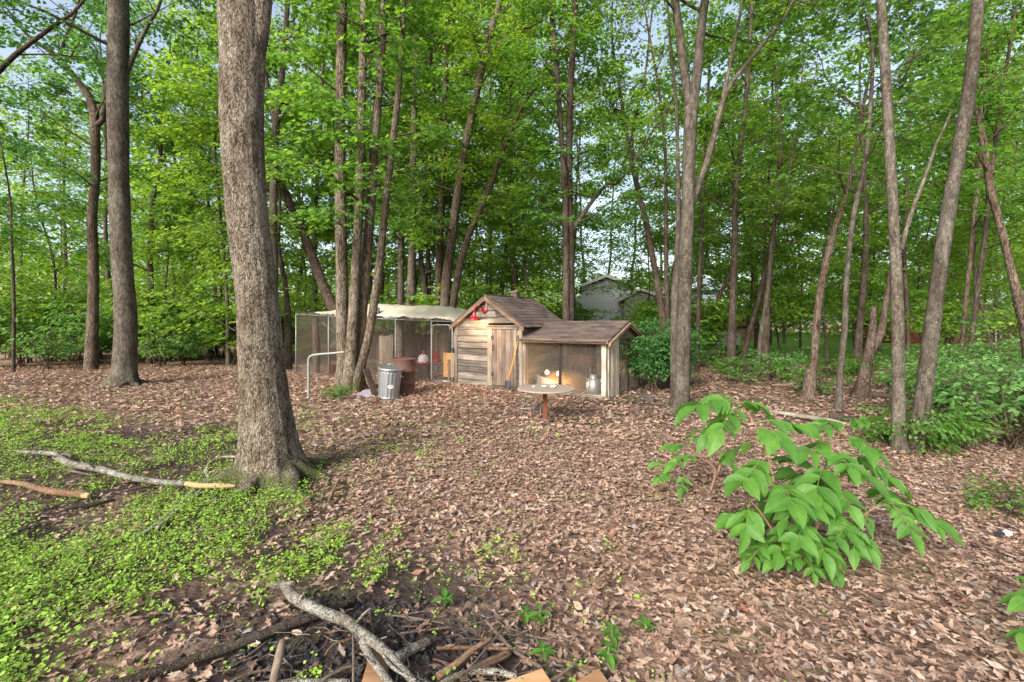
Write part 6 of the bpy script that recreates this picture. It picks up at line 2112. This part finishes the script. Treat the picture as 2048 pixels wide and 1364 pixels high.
sapling('broad_leaf_sapling', 'bright green broad-leaved sapling in the near leaf litter', B, Yp,
  [[(1600, 1135, 0), (1575, 1060, -.02), (1552, 985, 0), (1540, 930, .05), (1525, 885, .1), (1505, 840, .12), (1478, 806, .12)],
   [(1600, 1135, 0), (1635, 1050, .1), (1648, 985, .15), (1652, 930, .2), (1668, 885, .22), (1690, 850, .22)],
   [(1600, 1135, 0), (1650, 1088, -.05), (1700, 1055, -.05), (1745, 1018, 0), (1790, 1005, .05)],
   [(1600, 1135, 0), (1560, 1085, -.1), (1525, 1030, -.12), (1500, 1000, -.12)],
   [(1600, 1135, 0), (1612, 1090, -.15), (1625, 1060, -.2)]],
  [(1482, 808, 1392, 812, .12, .0, .17, 3), (1486, 815, 1418, 868, .12, .0, .15, 2), (1484, 812, 1442, 858, .1, -.15, .16, 2), (1478, 806, 1522, 815, .12, .2, .14, 2),
   (1478, 806, 1435, 790, .12, .3, .10, 2), (1508, 846, 1598, 852, .12, .05, .17, 2), (1512, 855, 1562, 880, .12, -.12, .16, 2), (1522, 880, 1462, 905, .1, .2, .12, 2),
   (1540, 930, 1600, 925, .05, .25, .13, 3), (1545, 950, 1480, 962, .02, -.2, .17, 3), (1548, 965, 1585, 1005, 0, -.3, .19, 3), (1552, 985, 1530, 1010, 0, .2, .15, 2),
   (1500, 1000, 1492, 1060, -.12, -.3, .15, 3), (1525, 1030, 1465, 1035, -.12, -.1, .14, 2), (1562, 1085, 1508, 1105, -.1, -.2, .10, 3), (1575, 1060, 1560, 1105, -.05, -.35, .105, 3),
   (1612, 1090, 1600, 1118, -.15, -.35, .09, 2), (1625, 1060, 1650, 1105, -.2, -.35, .12, 3), (1630, 1075, 1682, 1150, -.1, -.2, .11, 3), (1620, 1060, 1588, 1070, -.1, -.3, .13, 2),
   (1690, 850, 1735, 838, .22, .1, .12, 3), (1688, 852, 1640, 852, .22, .1, .13, 3), (1680, 868, 1745, 900, .22, .05, .15, 3), (1668, 885, 1615, 905, .22, .1, .14, 3),
   (1655, 920, 1730, 950, .2, .0, .16, 3), (1652, 930, 1632, 985, .2, -.1, .19, 3), (1650, 960, 1700, 1010, .15, -.1, .15, 2), (1680, 900, 1790, 965, .22, .1, .16, 3),
   (1790, 1005, 1868, 1040, .05, -.05, .16, 3), (1780, 1006, 1822, 1060, .05, -.15, .13, 2), (1745, 1018, 1775, 985, 0, .3, .13, 3), (1740, 1020, 1722, 1075, 0, -.15, .13, 2),
   (1700, 1055, 1735, 1095, -.05, -.2, .11, 2), (1650, 985, 1588, 945, .15, .35, .14, 3),
   (1558, 1010, 1520, 1050, 0, .1, .14, 3), (1565, 1040, 1610, 1040, 0, .2, .13, 3), (1640, 1020, 1690, 1050, .1, -.1, .13, 3), (1600, 1100, 1545, 1120, -.1, -.3, .09, 3), (1610, 1090, 1570, 1060, -.1, -.25, .11, 3),
   (1648, 985, 1610, 1020, .15, -.2, .16, 3), (1710, 1045, 1670, 1085, -.05, -.25, .11, 3), (1535, 920, 1500, 945, .05, -.1, .14, 3), (1745, 1018, 1800, 1000, 0, .15, .13, 3), (1660, 905, 1700, 935, .2, -.1, .14, 3), (1620, 1110, 1655, 1145, -.1, -.3, .09, 3), (1585, 1090, 1530, 1075, -.05, .2, .11, 3)], 5, fill=.4)
p_ = (1418, 985)
sapling('young_sapling', 'small pale green sapling just left of the broad-leaved one', p_, gdist(985),
  [[(1418, 985, 0), (1430, 940, 0), (1400, 915, 0), (1375, 895, 0)], [(1418, 985, 0), (1440, 930, .1), (1440, 895, .15)], [(1418, 985, 0), (1370, 950, -.1), (1340, 940, -.1)]],
  [(1375, 895, 1345, 890, 0, 0, .13, 3), (1400, 915, 1350, 925, 0, -.2, .12, 2), (1378, 898, 1390, 865, 0, .2, .12, 3), (1440, 895, 1420, 880, .15, 0, .12, 2), (1440, 900, 1462, 925, .15, 0, .11, 2), (1340, 940, 1318, 955, -.1, -.2, .11, 2), (1370, 950, 1362, 975, -.1, -.25, .1, 1), (1340, 940, 1310, 925, -.1, 0, .09, 2)], 6)
# leaves reaching in at the right edge
p_ = (2130, 1300)
sapling('edge_sapling', 'broad-leaved plant reaching in at the lower right edge', p_, gdist(1300),
  [[(2130, 1300, 0), (2110, 1240, 0), (2085, 1195, 0)], [(2130, 1300, 0), (2100, 1275, -.1), (2080, 1262, -.1)]],
  [(2085, 1195, 2052, 1198, 0, -.05, .13, 1), (2080, 1262, 2062, 1270, -.1, -.15, .10, 2), (2100, 1230, 2075, 1165, 0, .1, .1, 2)], 8)
# seedlings with pointed leaves in the near litter
for i, (px, py, h, lb) in enumerate(((1078, 1268, .13, 'star-leaved seedling by the near stick pile'), (888, 1222, .08, 'light green seedling on the dark soil patch'), (1222, 1300, .10, 'star-leaved seedling above the sawn boards'), (1215, 1345, .12, 'star-leaved seedling at the cut end of the sawn board'), (1290, 1272, .06, 'small seedling in the leaves right of the boards'), (1050, 1250, .07, 'rounded seedling between two sticks'), (1085, 1325, .07, 'seedling between the long stick and sawn board'))):
    rng = np.random.default_rng(600 + i)
    b0 = P(px, py); root = empty('seedling', b0); tag(root, lb, 'seedling')
    MB().tube([(0, 0, 0), (.005, .0, h)], .0025, 5).build('stem', M['green_stem'], root, True)
    for k in range(7):
        a = k * 2.4; z = h * (.55 + .45 * k / 6)
        dr = Vector((cos(a), sin(a), rng.uniform(-.15, .5))).normalized()
        y = Vector((0, 0, 1)).cross(dr).normalized(); zz = dr.cross(y)
        q = link('leaf', LM[k % 6], None, root)
        ln = rng.uniform(.045, .08)
        mt = Matrix((dr * ln, y * ln, zz * ln)).transposed().to_4x4(); mt.translation = (.005 * z / h, 0, z)
        q.matrix_local = mt
